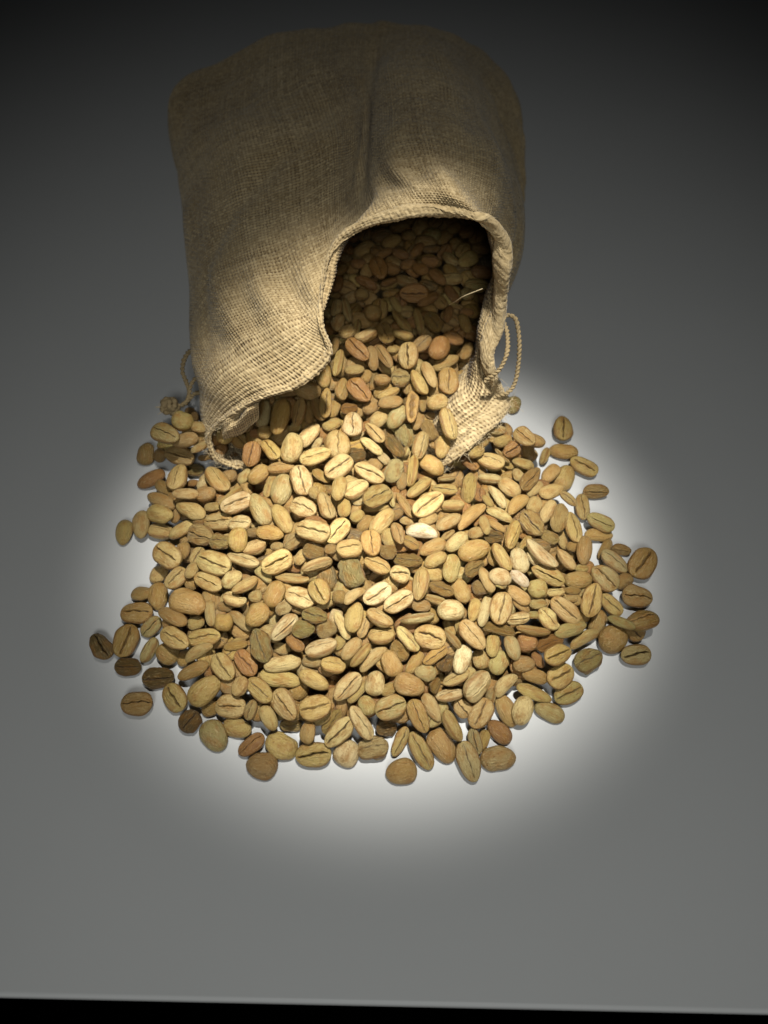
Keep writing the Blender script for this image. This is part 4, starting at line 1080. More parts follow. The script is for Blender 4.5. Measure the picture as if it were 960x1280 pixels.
# the beans underneath and between them: one heap
HEAP = '''-3350 6577 735 810 71 -191 549 262 158 t
-1100 11749 2213 -12 722 691 11 318 192 t
1787 13039 1342 991 125 9 -45 384 175 t
-3844 8175 1088 -8 996 63 66 331 136 o
-3803 8888 1080 -73 923 -351 138 479 158 t
-164 15331 1860 -51 879 474 4 357 236 t
-370 17299 2523 -76 754 -650 -49 483 197 b
-1598 15224 1735 37 970 239 -5 319 237 t
-2386 6370 196 928 372 -30 2 286 179 t r
3186 13580 1188 971 -232 4 -64 361 233 p
1090 18564 2948 541 561 -298 -551 442 217 t
1186 17650 2813 918 165 -65 355 383 227 b
-1616 17678 2673 -56 784 618 17 411 182 b
2237 19817 2991 -36 818 -574 -17 440 190 r
587 18428 3064 779 -382 243 -434 515 235 t
1568 7683 1112 866 -29 5 499 253 215 d r
2581 18470 2917 -28 808 -584 -77 393 184 b
2181 17897 2779 113 973 -186 -75 351 274 r
1789 20655 3002 120 864 -482 -77 435 226 r
4403 12605 1140 -69 866 495 -19 320 226 t
106 10338 2194 -23 1000 -3 5 238 203 o r
967 8986 1722 54 993 55 -93 260 181 b
1753 8228 1297 653 622 -204 -379 319 185 t
1438 19473 3046 95 911 401 24 461 219 r
-1157 18114 2888 -52 982 165 74 292 259 o
2631 17691 2468 -46 835 543 -74 447 184 b
4726 11526 1077 -2 983 -102 -150 314 200 t r
2989 10971 1964 972 129 155 117 304 190 d r
-1307 6347 561 837 299 -44 456 363 185 t r
-1403 18152 3226 549 651 258 456 283 271 t
-2587 8919 1704 85 960 252 92 233 199 p r
-5080 9008 722 -60 998 -11 25 236 208 t
610 17922 2983 883 -435 88 -153 340 252 t
-807 13904 1894 990 16 35 137 281 248 d r
2659 14358 953 886 1 -87 -456 372 195 r
2806 14432 1380 204 -955 -98 -190 277 181 t
6928 10629 122 -86 961 261 -20 322 223 b
-4505 6846 142 169 -985 5 -29 243 218 b
3696 14923 1303 377 -921 -99 28 332 195 t
-911 16774 2530 -32 999 24 37 311 185 t
-1835 7690 1181 -136 973 -50 177 276 161 t
3463 15188 1530 -93 994 -31 43 320 162 t
2734 11219 2146 106 736 -668 -5 342 143 t
7039 11651 195 891 443 -37 -94 293 175 b
1210 20985 3083 34 922 -385 4 334 227 r
-5316 10409 1103 124 794 594 40 271 194 t
-2670 8116 1012 235 -960 137 -64 246 164 t
-62 16504 2396 989 -138 36 -24 258 251 b
-6030 14650 218 993 52 84 59 277 224 g r
711 10639 2179 961 98 95 -242 258 168 b
4270 14334 918 150 973 -126 -120 344 195 t
-1171 18913 3099 685 -382 408 -467 466 237 t
2541 9588 1631 35 997 39 -65 230 222 b ro
-436 15865 1792 266 -928 -205 -160 261 196 b
5530 13024 896 917 140 47 -371 310 147 t
2983 14837 1341 -130 933 321 -97 377 194 b
1576 21563 2985 990 80 10 -115 316 214 r
1155 22234 2943 69 867 486 81 383 201 r
-718 19782 2982 135 991 -6 4 241 237 b o
-3653 14984 1670 294 -956 2 -4 228 214 b
-5650 14700 1281 199 881 430 -16 360 173 t
-1815 13134 1861 129 896 -424 30 365 182 o
-3804 8684 819 -76 972 -201 94 293 215 o
-527 8393 1653 806 118 -32 580 271 143 t
-1148 9098 1984 -118 989 35 -87 190 189 b o
-1510 18796 3269 749 3 -148 646 344 184 t
143 10803 2123 -1 780 -626 1 327 207 t
-725 11436 2279 -97 945 309 -45 221 162 t
-2000 15570 2079 797 -176 252 -520 434 203 b
-1072 15726 1911 986 105 28 128 271 195 r r
-5722 15215 1592 141 960 186 -157 244 238 t
4692 9779 1029 986 -138 -11 97 259 181 p c
4139 9369 1109 17 996 76 -52 259 150 t
-877 21575 2866 12 986 135 -97 297 248 r
-508 11261 2148 113 868 484 14 310 190 b
580 22127 2872 977 60 43 -202 328 201 r
-3211 9971 1637 233 -907 343 -76 306 160 p k
1272 9901 1827 -145 971 -125 -144 336 204 t
-3416 9416 1434 -75 985 -62 140 199 167 t o
-6799 13710 513 -126 904 -388 130 412 195 b
6897 8962 245 900 204 -39 -384 275 250 b
-678 7029 784 -84 897 434 -24 357 142 t
1212 11495 2000 45 944 324 -44 325 173 t
2496 11030 2039 184 934 306 18 248 190 t
-5778 11228 763 149 754 616 171 312 241 b
1320 7161 900 773 365 347 386 229 168 b r
5179 15208 241 752 -322 -408 406 310 189 t
-7248 15222 258 224 -798 -502 -249 240 204 b
2064 18802 3007 105 759 608 207 342 154 r
4057 7976 611 8 881 -438 -178 238 138 r
-2321 15585 1913 166 -729 662 -53 437 173 b
3117 11414 1824 138 939 -277 -149 286 155 o
6576 11723 118 164 -866 -471 38 392 156 b
144 16083 2215 960 -162 -123 190 365 205 t
-2203 10310 1970 103 826 551 55 269 168 t
528 13163 1568 219 -753 -605 138 316 164 b
118 7033 953 -86 962 149 213 239 159 t
-3362 13041 1470 753 -62 -93 649 377 164 t
2539 6023 105 149 775 605 103 280 142 t
395 19423 2901 -84 836 -540 -46 349 142 t
1054 15443 1645 51 800 597 33 385 174 b
-1550 15769 1865 -42 780 623 -40 383 174 b
-4987 12500 1186 89 949 -197 229 351 164 t
-5363 8245 131 -10 995 37 -87 244 246 b
1342 9230 1668 882 -450 139 -25 310 188 t
6 21892 3041 134 934 319 88 355 199 r
4519 13273 1029 39 914 405 8 356 168 t
-4245 13799 970 117 830 513 183 289 171 p
818 21342 3001 -45 994 12 97 282 197 r
159 20535 2946 893 -355 -83 265 310 207 r
-5265 10941 1011 806 40 66 587 307 197 t
-4262 9305 1078 183 -978 30 -98 225 150 b
5186 11642 757 130 699 -690 -133 328 163 t
708 11637 1726 136 975 118 -130 292 157 t
-4818 14049 646 160 973 -121 113 277 239 b o
-562 16702 2315 187 -845 -466 -183 232 175 b
4069 13787 1051 66 795 -602 28 272 170 t
-1403 10351 2304 76 989 -78 105 176 166 b
1890 13625 1129 849 -502 22 165 296 162 t
5165 9843 988 -43 988 66 -134 246 115 b
-1946 12331 2103 -149 888 -436 -1 215 157 t
0 13978 1617 22 900 -404 -159 227 167 p
1202 15926 1907 195 -688 -695 76 299 131 b
-6526 17122 115 -104 895 -433 17 348 190 b
-1161 8101 1368 -84 861 481 142 188 161 t
2986 12425 1589 92 862 -496 -40 246 121 t
2786 12715 1518 733 -56 -8 678 253 183 r
2669 18966 2944 -138 971 -179 74 244 155 r
5433 11352 854 164 -986 0 0 217 161 b
3668 9268 1187 953 15 133 -272 261 131 b
-5523 13850 601 152 718 679 22 412 238 p
1716 8642 1144 -105 830 -495 236 297 129 t
1507 15781 1518 -15 994 -19 -107 213 132 b
-2006 14433 1755 161 838 507 124 266 147 p
-5385 10198 804 47 877 -478 21 280 175 b
-2758 15211 1596 -53 920 349 172 237 194 t
1754 11111 1848 896 -126 69 420 276 115 t
2748 7057 344 783 -258 -415 384 234 163 t
-5647 14744 709 122 965 -169 161 249 132 b
-6247 12635 546 -131 861 410 269 237 168 b
4129 10556 1462 -25 940 -267 -212 292 173 p
-2431 10122 1695 258 -959 102 -50 213 113 r
5064 9575 1026 43 999 -6 9 195 114 t
-2885 10701 1883 102 964 -153 193 214 133 t
-3638 11335 1609 246 -929 88 -261 285 136 b
-706 12057 2099 -45 991 68 -104 200 137 p
2933 10535 1671 65 762 -633 -123 325 162 b
-5942 13928 430 297 950 -76 54 218 175 r
-3951 14998 1593 366 -930 9 -24 189 150 r
-1432 9109 1820 -101 922 355 -119 385 163 t
-222 11856 2062 179 977 -49 107 371 155 t
3974 11214 1281 35 892 444 -77 312 118 t
720 19023 2821 -108 986 -86 90 214 125 t
-4451 12687 1491 795 -370 -105 470 473 247 t
266 17566 2621 100 990 -76 57 191 152 t
5540 10601 887 -55 994 -46 88 197 118 t
-869 18289 2923 652 -369 -413 518 301 157 t
3666 14514 1088 812 -398 262 -336 330 152 t
-1264 8770 1505 -103 798 593 -24 257 164 p
3994 9062 1009 396 916 51 -42 217 169 g
223 12126 2131 620 -385 356 -584 289 125 p
3855 14371 806 48 908 -414 38 219 131 t
629 14390 1430 655 -430 -374 497 174 178 p
-782 14631 1892 113 909 396 -63 236 126 p
1959 8585 1339 -109 796 -596 1 189 109 t
2192 7468 851 164 -926 -336 55 208 180 p
-3367 14602 717 183 955 232 31 255 176 t
-5741 12906 855 -72 985 -139 77 277 115 r
-1075 18075 281 510 -66 199 -834 434 301
-2925 9875 212 135 536 806 211 399 314
25 8075 299 511 -79 -167 840 419 330
-425 24275 258 366 97 -63 923 402 272
275 24325 145 17 -62 985 157 372 250
-1575 9625 436 -123 925 358 -27 344 281
325 15975 140 53 979 -185 61 346 283
-7075 15675 186 -7 856 -501 131 425 332
-3425 16775 206 161 148 -972 -85 411 318
-4075 14825 273 248 -67 42 966 404 304
-2825 14175 432 66 -603 792 73 355 252
1675 14725 573 399 32 -40 -916 383 285
-2025 11475 148 -80 967 -236 44 413 305
3625 8125 251 35 -1 -277 960 361 263
1725 15325 573 -4 839 -544 -28 376 273
2575 8025 154 -111 851 -508 -81 367 244
-5525 10825 129 -18 -159 984 -83 387 258
-4175 15075 570 645 -112 -77 752 410 331
3425 10825 227 120 800 -563 171 425 313
125 7075 255 725 72 -129 -672 388 279
825 6825 275 535 -41 -104 838 381 310
5225 10225 505 75 101 -311 942 342 235
-5275 9575 138 -68 -209 974 60 397 266
-425 10975 460 -75 346 935 -22 383 280
-3675 16275 341 13 -416 909 39 373 265
-975 18325 645 580 -224 -219 752 355 291
-1475 10775 216 772 -25 -35 635 367 244
2225 9975 136 -19 684 725 -84 398 269
3525 13925 296 542 48 67 836 424 340
-4225 8075 198 167 867 466 -65 432 294
5675 9675 190 234 -968 92 -19 417 287
2075 15375 825 29 -196 972 -123 387 262
3475 16175 298 956 196 117 -184 376 305
3525 9275 198 32 971 -55 229 340 257
5175 11775 282 -34 77 -42 996 418 313
-5225 9025 162 69 981 170 -61 425 321
3175 9575 304 872 -19 94 480 428 338
3525 9725 567 508 116 4 854 428 307
2575 9375 134 -44 -350 934 54 382 284
-3525 15025 167 -9 -458 876 -149 391 286
75 11625 184 -79 513 841 -155 400 319
425 17975 372 371 46 197 -907 402 303
2825 8825 198 149 946 249 143 411 295
-775 6825 204 191 -556 809 12 414 290
-2125 8375 195 164 -515 841 27 406 309
-4325 7625 453 -150 -2 988 -35 392 260
-4125 15325 895 936 139 70 317 426 305
3375 26475 479 268 -954 58 120 364 288
1675 9725 272 403 -8 -241 883 401 279
-2825 7525 282 696 26 -109 -710 354 256
3125 12825 622 -28 -206 -21 978 435 303
1475 7425 322 249 80 -262 929 422 322
-175 16325 602 280 694 -662 39 365 265
2525 15075 206 225 -917 -327 23 401 311
4325 10475 276 733 -50 -262 626 389 262
-5025 15075 350 505 -89 -372 -774 425 301
2825 8175 520 986 63 -152 18 362 261
2425 13775 281 721 -109 -155 -667 357 286
-6125 13725 146 17 829 -558 39 412 328
-4025 11725 233 873 25 13 -487 348 265
-475 15125 484 174 815 549 67 427 346
475 8375 452 39 -522 846 -105 415 324
5075 12425 301 977 22 204 65 380 302
-575 8325 259 614 -279 -109 730 351 248
-2875 14325 719 67 725 670 142 388 276
4625 15325 247 262 -45 18 964 379 277
-3925 7325 549 13 973 -217 -75 368 293
-2525 14125 1052 427 9 -76 901 427 343
2825 10425 653 221 144 -149 -953 433 310
3775 8525 463 198 -976 84 20 417 331
1975 7075 139 -116 840 -527 51 390 260
-2175 13825 1304 211 27 -128 -969 413 301
5325 9375 378 -20 -178 984 -16 396 288
3225 20175 137 21 717 697 8 433 320
4275 9025 266 689 -66 -222 -687 344 256
-6475 15175 198 194 833 -516 -48 391 315
975 17875 552 584 -128 -257 759 382 298
-4975 11875 186 177 829 -530 -16 422 297
425 16025 787 -103 699 696 -124 425 340
-2775 13725 1317 400 -101 16 911 424 314
375 14775 538 -62 -127 25 990 409 307
-1225 7775 140 63 838 -542 16 395 296
1025 14975 519 33 -35 992 114 437 310
75 7325 548 987 89 131 -42 338 269
-525 19075 445 6 917 379 -124 411 317
3275 13625 507 70 994 -42 71 421 304
1225 7125 558 408 -248 -180 860 350 285
175 23475 1188 -26 881 458 -118 431 348
-3175 12475 353 -14 408 905 116 389 289
-1075 12125 876 72 49 993 77 414 275
875 7275 608 -156 720 -676 -6 422 290
-425 10275 1173 84 57 937 -334 407 316
2875 8575 646 124 727 -673 -57 346 239
-1975 6875 180 -90 -616 771 134 411 320
-5775 11925 234 378 34 65 923 342 264
3025 9875 715 132 -528 825 -153 423 339
-2325 17875 432 113 -580 806 41 351 258
275 17975 585 -17 727 -680 -89 389 267
-2775 16025 136 -27 -498 865 57 375 296
-2375 7925 550 333 -59 -135 -931 429 332
-1375 13025 558 983 -5 -2 185 399 322
-4825 10525 337 -74 963 235 108 420 291
-5775 13225 174 165 789 592 -7 362 286
3375 7675 250 202 -104 144 963 357 254
2875 10875 793 972 28 95 215 347 258
-4475 12025 313 -155 -547 785 246 380 303
-6025 12875 391 -42 88 983 155 421 284
-3875 13275 651 975 -33 -61 -213 340 225
-2775 17225 867 -150 897 -416 -16 405 269
-4875 11775 542 97 490 864 70 399 284
3125 13225 929 497 -208 219 -813 392 289
-1425 9325 633 56 744 -640 -185 380 274
-1925 17425 641 239 961 -32 -134 430 349
1075 9275 510 460 7 88 -883 339 274
1475 8525 747 -37 254 -222 941 345 268
1375 13475 825 902 78 108 -411 418 279
-225 9725 719 108 797 582 117 380 309
1675 8925 424 889 -257 42 -376 352 250
-925 8025 451 -38 990 132 24 420 326
825 13375 848 -144 -8 -27 989 436 335
575 9725 1351 414 47 263 -870 360 265
4525 14025 198 -114 -24 989 -92 436 343
-2275 16025 1035 94 217 915 326 397 301
-3825 14475 498 78 721 678 120 405 285
3575 14575 296 779 116 113 605 425 330
3125 8925 839 207 821 515 137 361 289
2675 15075 588 154 941 260 150 391 272
-3575 12925 827 -86 900 412 114 409 320
175 13375 821 695 4 82 -715 367 253
2525 10075 825 -36 792 -609 18 372 303
2025 20025 491 18 -699 708 95 408 328
-3675 7675 748 454 42 39 889 373 257
2625 15225 888 -18 881 -439 174 377 293
-3275 11575 961 759 149 72 630 382 303
-5525 12825 596 24 519 840 155 398 302
1675 14175 135 -16 -502 861 79 394 279
2325 12625 274 966 -221 -2 134 384 296
3825 14175 537 618 -39 -31 -784 406 286
3025 12525 881 751 116 8 -650 394 286
-875 15275 1130 153 412 897 -34 364 261
-4825 13975 205 218 738 628 121 419 293
-5475 13675 285 791 320 -92 -514 371 284
-5425 10225 279 987 -49 44 146 390 316
-3025 8775 229 987 -115 45 107 338 248
-75 9675 1048 188 487 -846 -108 361 239
4475 12025 736 250 -68 193 -946 389 286
4725 9075 397 -109 58 985 -117 436 327
-4175 11175 811 3 -655 752 73 435 307
4825 10325 806 972 -53 81 -214 394 281
75 15375 647 670 92 107 -728 350 239
-4225 8975 276 995 1 -67 -72 397 310
1025 19125 2185 808 7 -142 572 391 297
3025 12075 1000 -80 -551 828 67 364 267
-4175 12825 903 961 176 38 209 346 252
-3975 8475 439 84 -2 996 -7 410 298
4075 11675 951 48 586 766 -258 339 255
4625 11075 474 187 860 -454 -143 342 227
25 8325 687 568 61 -155 -806 349 261
-2275 7275 476 71 875 -476 -54 364 290
-2375 17625 1362 724 20 -119 679 339 251
-2375 11625 1452 378 61 -42 923 383 280
-1775 26875 1573 91 741 656 114 386 273
4575 15225 430 -88 830 547 58 351 258
-4225 23425 1021 213 -939 -208 172 410 336
1625 16175 1029 -39 777 -626 49 361 245
-725 9925 1520 989 40 40 139 434 313
-3225 8225 252 699 -124 -64 702 370 277
-225 8175 969 60 29 108 992 431 288
1125 7675 940 186 -55 19 -981 432 293
-3775 13775 480 987 -16 -29 157 354 287
-3025 12325 616 2 974 211 -87 356 235
-2725 10375 977 163 955 246 30 391 299
2225 14125 452 522 -56 120 -842 389 282
-1675 8325 726 350 81 -99 -928 430 315
-3425 14175 625 65 -565 822 -37 336 227
-2375 14775 658 205 -172 -960 -87 341 271
-3575 12025 833 -20 -248 965 86 408 327
-1625 18175 1182 -63 801 -595 -4 372 296
5125 10775 587 290 -149 172 -930 399 269
-2725 6875 161 69 778 -621 60 403 320
1375 23875 1540 199 -799 567 -35 394 309
-5275 9625 453 -45 284 926 -242 362 278
-3825 9075 572 225 -4 -14 974 362 276
-4775 21625 847 39 993 115 -3 391 271
125 19025 753 951 -114 67 -279 369 299
-1475 7475 469 954 -114 -76 -265 380 289
-2075 10925 1564 184 -620 -723 243 357 259
-1325 10125 1465 937 -299 168 61 363 295
-5425 12025 384 194 928 -315 45 351 244
25 14675 723 129 807 -564 -119 407 314
4125 12725 781 439 110 -32 891 402 280
-3075 12825 988 310 -950 14 34 341 267
-775 10275 1776 188 -962 -196 -32 427 333
475 7375 926 860 -173 -64 475 412 301
-375 26725 983 73 -4 32 997 417 321
1525 12275 550 979 -158 -120 -41 342 260
-4525 8625 630 958 -35 -35 -281 377 282
-2475 8125 728 -92 65 993 -16 345 258
2375 17225 1439 132 926 -346 -78 435 319
2625 17775 434 593 -254 14 764 400 319
2475 19875 719 26 44 998 43 422 314
-5625 9325 415 25 626 780 -5 336 238
675 11775 999 -59 903 -411 107 400 306
1875 8425 733 784 60 -56 -615 381 261
-375 12125 1569 681 49 -154 -714 388 302
6025 10525 417 161 971 150 -97 343 273
-2625 8825 815 432 107 86 891 335 271
3775 10125 731 707 8 -198 -679 407 284
425 19275 942 312 -937 -116 106 367 297
-1675 10925 1756 123 377 918 17 409 316
-825 15775 1181 860 45 159 483 337 276
4325 10375 956 52 597 797 -75 405 322
-325 11625 1562 112 -326 888 304 426 325
-575 18425 1390 214 608 -762 67 379 299
-1175 9325 999 504 -56 -97 -856 356 283
-3475 10925 985 176 709 -680 -59 364 291
-1275 15425 1427 570 -84 -94 -812 419 319
-175 15475 847 77 -396 905 -136 403 328
2025 13325 598 -23 -89 -36 995 386 313
-3975 24675 839 255 102 135 -952 403 283
1325 15425 1006 25 -598 800 44 341 257
3925 15625 287 984 -175 16 38 413 317
2675 9725 1189 578 145 -20 -803 431 317
4075 15325 568 171 886 401 156 393 314
425 13925 943 869 44 68 489 415 338
1025 15975 883 284 121 102 946 403 268
-1375 14075 1461 290 69 19 -954 430 295
-275 11325 1866 173 523 806 218 386 273
225 9375 1358 530 -82 203 819 342 227
-2975 14725 1075 533 -51 37 844 385 273
-1875 9925 837 -63 -354 928 95 436 320
3275 26775 911 279 179 47 942 360 251
-525 12625 1580 104 976 -191 4 364 294
-4825 16025 1280 205 13 -92 974 378 275
1625 8125 978 968 162 -25 189 411 280
-4025 12125 1161 892 -118 8 -437 414 306
825 12525 1031 -80 451 879 133 403 297
-925 23975 2403 151 590 783 125 386 307
-2225 12025 1622 94 975 176 100 406 298
2225 11425 1015 -117 961 -252 8 350 246
-2875 16075 449 82 -392 913 -76 337 254
-2475 9425 970 799 78 -50 595 370 287
825 8525 816 479 -40 2 877 348 278
3775 15575 892 556 94 119 -817 416 319
-575 13625 513 -23 555 832 -6 434 318
-3925 10825 1255 985 41 -167 -10 408 313
1175 9525 1169 457 -140 -121 -870 375 295
-2775 12775 1214 -107 -477 873 1 378 261
-3675 10275 1240 950 216 82 -212 356 288
-3075 7425 462 44 -356 933 41 423 344
-2825 19025 1727 442 -161 184 -863 406 332
475 19325 1627 189 606 750 187 393 297
-2625 12425 1414 10 -276 945 175 351 280
1925 11425 1218 170 -421 890 53 388 268
3275 9425 1030 160 -659 -717 162 429 318
1175 12225 1240 -151 -693 704 -27 430 311
-3375 22975 2499 885 14 -131 -447 432 337
1375 10175 782 424 -172 -203 866 404 316
-5225 10975 461 951 -79 -81 -286 365 250
1075 19525 2463 576 -136 69 803 392 281
-2225 18025 1640 972 -19 45 -231 364 271
-2675 11225 1054 955 -182 0 -235 358 261
25 13725 1142 -17 -522 849 83 349 267
-4225 20275 1459 167 984 -54 30 428 347
-1225 22125 2032 356 36 42 933 379 310
-3375 8725 681 -40 836 -530 136 348 264
-1375 18575 1731 -64 356 929 -81 395 265
425 12725 1397 784 145 56 601 370 302
-2475 15925 1438 586 48 -99 -803 383 268
-2925 8975 1021 -64 646 758 55 363 263
2925 14025 727 730 195 -8 -655 347 260
2575 12175 1214 932 -156 56 323 407 318
-3175 13325 1314 925 194 23 -326 430 293
-625 24225 2759 646 -54 257 -716 362 279
2175 10725 1326 510 -251 37 -822 359 247
925 15175 1283 193 -59 36 -979 431 337
-325 14725 1031 -1 -546 828 128 406 305
-2425 8825 1038 -2 -200 972 -126 353 256
3775 11075 954 -135 847 -514 2 373 273
-2975 8175 494 -66 -390 908 -138 363 259
-2225 23525 857 116 794 539 255 353 273
2725 18025 1322 742 -207 -63 634 429 342
425 16175 1135 51 946 -307 92 418 341
2625 26775 1590 108 833 542 -3 386 312
3925 9425 693 230 858 -459 2 373 287
2625 8775 992 203 22 -81 -976 335 273
-525 9475 1645 12 666 737 -116 364 246
2175 12375 1338 82 670 735 57 431 343
-3625 9475 841 684 61 53 -725 403 302
1275 21225 1520 287 7 -1 -958 398 318
-2675 15125 998 2 982 -187 -25 405 329
-4525 15125 1160 898 34 72 -433 343 269
1025 16875 730 959 281 47 16 396 314
-3325 8225 887 26 -55 53 997 372 292
225 15425 1166 -4 231 968 95 384 305
3675 15225 1035 149 829 472 260 348 257
-2425 11125 1819 559 110 -2 -822 391 300
2125 10175 1368 311 -894 -302 110 422 329
-3675 16775 1495 -35 599 790 124 397 310
1925 17775 1359 863 74 140 479 389 272
4675 12975 445 39 -1 990 -135 382 304
1475 15675 1378 929 -86 84 -350 400 274
-225 19075 1988 195 -29 248 -949 357 268
275 19525 2044 864 27 11 503 377 308
1325 10775 1398 -71 948 297 -95 398 295
2225 12975 741 193 -960 191 70 430 297
-425 14275 1262 837 71 113 -531 339 230
675 14375 1061 -33 -250 967 32 387 257
-3275 9425 1134 972 78 60 -211 372 292
-975 12925 1749 204 956 -137 -158 390 293
825 21575 1702 947 -39 4 319 352 254
-1325 17275 985 338 -218 -102 -910 353 275
625 19375 2669 254 -77 -132 -955 399 283
-1125 23525 2628 665 -14 36 746 345 250
-5175 10925 655 -76 930 -348 95 345 247
-1875 7675 789 8 -490 855 -170 430 334
-3925 15525 1190 819 82 78 -563 380 278
-4825 25825 1870 883 -35 161 -440 400 275
-1175 25025 2127 47 967 242 58 386 315
-4025 15875 1362 -139 -131 969 -155 405 291
-2225 8575 1292 -56 -533 842 -68 366 277
-1675 17775 2122 777 -66 50 624 414 286
3425 12425 1109 -27 -543 796 265 416 326
1425 10375 1633 83 125 987 66 411 323
-4575 12625 1141 71 55 -129 988 375 298
-125 18175 2313 966 159 -64 193 435 341
-2125 26475 2522 87 2 -63 994 427 349
-3425 16975 1873 -35 125 34 991 355 282
2625 10625 1443 -12 -593 783 -186 416 328
725 23875 2050 -14 944 329 1 373 250
1025 22875 2571 544 122 -32 830 413 290
2025 16975 1730 -48 -90 995 0 436 296
-1125 21375 2362 -1 -106 981 -163 335 258
-2575 19525 2253 91 970 196 -108 416 289
1625 12775 729 180 -916 -358 14 349 266
-2575 16275 1557 42 988 147 31 408 298
2175 23575 2485 79 -310 947 38 365 292
-2825 19625 2528 160 969 183 51 397 284
-675 17925 1765 -33 827 549 -118 353 273
-2425 17775 1888 770 31 -35 -636 343 274
-3075 6725 441 80 -174 981 0 400 321
-625 23175 2309 56 983 63 -162 381 274
925 24975 2172 30 -262 957 -117 400 284
-525 21925 2162 366 43 -290 883 383 297
-675 11775 1954 836 88 153 520 418 276
3075 20425 939 802 156 -41 575 434 302
2925 19775 967 -138 827 544 -33 422 338
-3825 12575 1181 222 970 94 27 349 279
-175 21175 1436 154 579 799 -42 408 270
125 25175 2320 80 -293 946 -115 412 326
3675 11825 1154 42 195 980 11 366 257
-225 18675 2476 66 399 913 -49 421 302
425 11475 1314 -61 737 673 -25 406 311
875 17775 2110 827 -123 -58 545 362 276
-4375 16125 1618 -26 704 709 -33 378 265
3475 10325 916 -8 733 679 -44 435 355
775 18125 2409 518 100 -120 841 420 320
-4225 14075 570 29 -184 982 -21 367 263
-425 21725 2538 291 -130 290 903 423 345
3325 21425 1496 975 120 -182 43 388 278
2675 21575 2501 -58 988 -136 48 433 286
725 12225 1570 329 -199 24 923 405 292
-575 21275 2769 185 -840 -508 52 337 232
125 19175 2318 253 873 -416 -26 345 266
-525 22025 2655 -37 757 645 -95 371 266
4075 10775 1202 58 985 -143 73 352 277
575 19825 2795 797 18 -15 603 344 272
-3975 19025 1476 68 773 621 -110 384 257
-2275 13025 1373 99 715 -638 -266 420 308
2075 18675 1383 970 59 47 -232 432 293
-2675 17525 2099 228 -638 -724 131 420 332
2725 7425 126 24 -391 919 33 383 275
-1075 26875 2592 -131 -471 848 -205 411 282
2325 26075 2611 728 6 -107 -677 356 240
-725 25025 2508 91 344 927 120 431 339
-3225 17525 1387 -135 514 826 -189 425 282
-2025 25475 1457 976 -17 -155 150 397 319
-1225 10525 2034 -2 639 766 -71 394 298
2325 7425 380 103 380 918 48 351 254
-675 18025 2184 276 -912 247 -179 366 272
-2175 14425 1341 489 -106 45 -865 433 292
-1125 16025 1425 -104 790 591 -126 355 262
-1125 11225 1853 -124 340 930 -59 381 305
575 8325 1073 982 -55 1 -181 369 294
-6475 14025 438 -144 603 784 32 408 283
3675 7825 525 4 112 -164 980 390 319
-1675 12225 1453 -151 -424 893 2 427 347
-3325 24225 2554 871 -65 181 -452 403 311
5625 11275 245 544 -139 -229 795 385 256
-2375 15425 1583 326 -112 -196 918 347 250
1475 19575 2578 16 447 870 -208 370 252
-125 25525 2491 -15 933 339 -121 361 249
25 22475 2051 992 125 10 -8 415 285
-2875 7825 873 66 363 923 -111 339 235
-1225 8625 938 -8 -212 958 192 417 327
1425 13075 1028 3 197 953 228 370 270
2425 25225 2220 -117 -20 102 988 375 299
2225 18275 1516 34 948 -317 12 369 293
-525 17125 1928 -64 872 481 -62 352 283
-4075 16725 1820 516 48 52 854 375 300
475 18525 2620 6 798 576 -177 373 304
-2275 19925 2584 -107 -106 130 980 414 336
3075 11125 1098 825 196 -193 -493 431 335
-2425 10225 1192 235 -951 -154 126 371 266
-3925 24975 2445 147 837 517 -96 338 272
-925 20975 2582 126 936 -282 -169 355 238
-3975 16625 2009 31 988 -59 -141 343 274
-4875 13125 275 952 -113 -52 281 385 308
-2125 22075 2588 172 -84 -37 981 336 253
-1875 15525 1166 2 913 408 18 355 270
-2825 24375 2464 938 57 44 -338 402 267
-675 16275 1275 -84 873 -480 2 411 273
-5575 11575 314 -89 880 -420 -205 350 238
-3625 23325 2690 665 -17 84 742 373 267
-2125 16975 1907 557 92 -167 -808 437 311
-225 26025 2488 -27 606 793 51 369 259
975 18925 2665 242 153 -43 -957 369 277
4125 9725 1017 275 -27 -44 -960 372 253
175 16975 1957 -66 64 229 969 392 263
1725 23525 2603 34 882 -424 203 430 347
-1125 25975 2701 574 287 74 763 398 295
2325 26625 2636 -60 927 -355 -106 430 333
-2325 9675 1286 15 840 464 279 421 282
775 20575 1589 461 186 -40 -867 425 322
-3325 24875 2682 -120 420 882 174 432 341
-4575 17525 1556 249 97 -28 -963 417 282
-3725 19125 1853 168 699 -695 -35 408 330
-975 13675 1534 21 90 -58 994 409 287
-2325 24925 1354 953 -237 133 134 403 318
75 17325 2118 460 101 94 877 340 262
-2125 25075 1612 -31 984 -152 86 436 317
-3075 20625 1088 73 963 206 160 361 248
1825 19125 2415 819 114 57 560 355 287
-5125 13075 782 59 984 166 2 342 239
1975 21225 2010 84 527 833 146 414 315
-375 15825 1427 102 652 742 117 336 234
-3875 17275 1960 338 -905 -217 140 381 277
-875 22625 2316 110 851 -514 11 375 251
2575 19675 2268 197 -958 206 -32 382 284
1825 24325 2312 -66 926 372 -17 426 282
-4775 19575 2065 612 -80 -101 781 390 281
-1525 9825 1708 33 741 -632 -224 398 283
-3225 9925 1295 210 -890 -392 98 429 317
125 22675 2258 135 826 546 -33 341 263
-2975 23625 1232 120 307 934 136 342 226
775 21975 2517 222 248 -225 -916 376 250
2925 21925 2760 -112 924 364 -18 418 282
625 17125 2010 -112 508 834 -185 425 308
-1325 24575 2344 -59 874 -448 178 347 237
2175 9125 746 51 868 -494 -5 336 251
2425 19425 2595 963 88 -52 -251 387 290
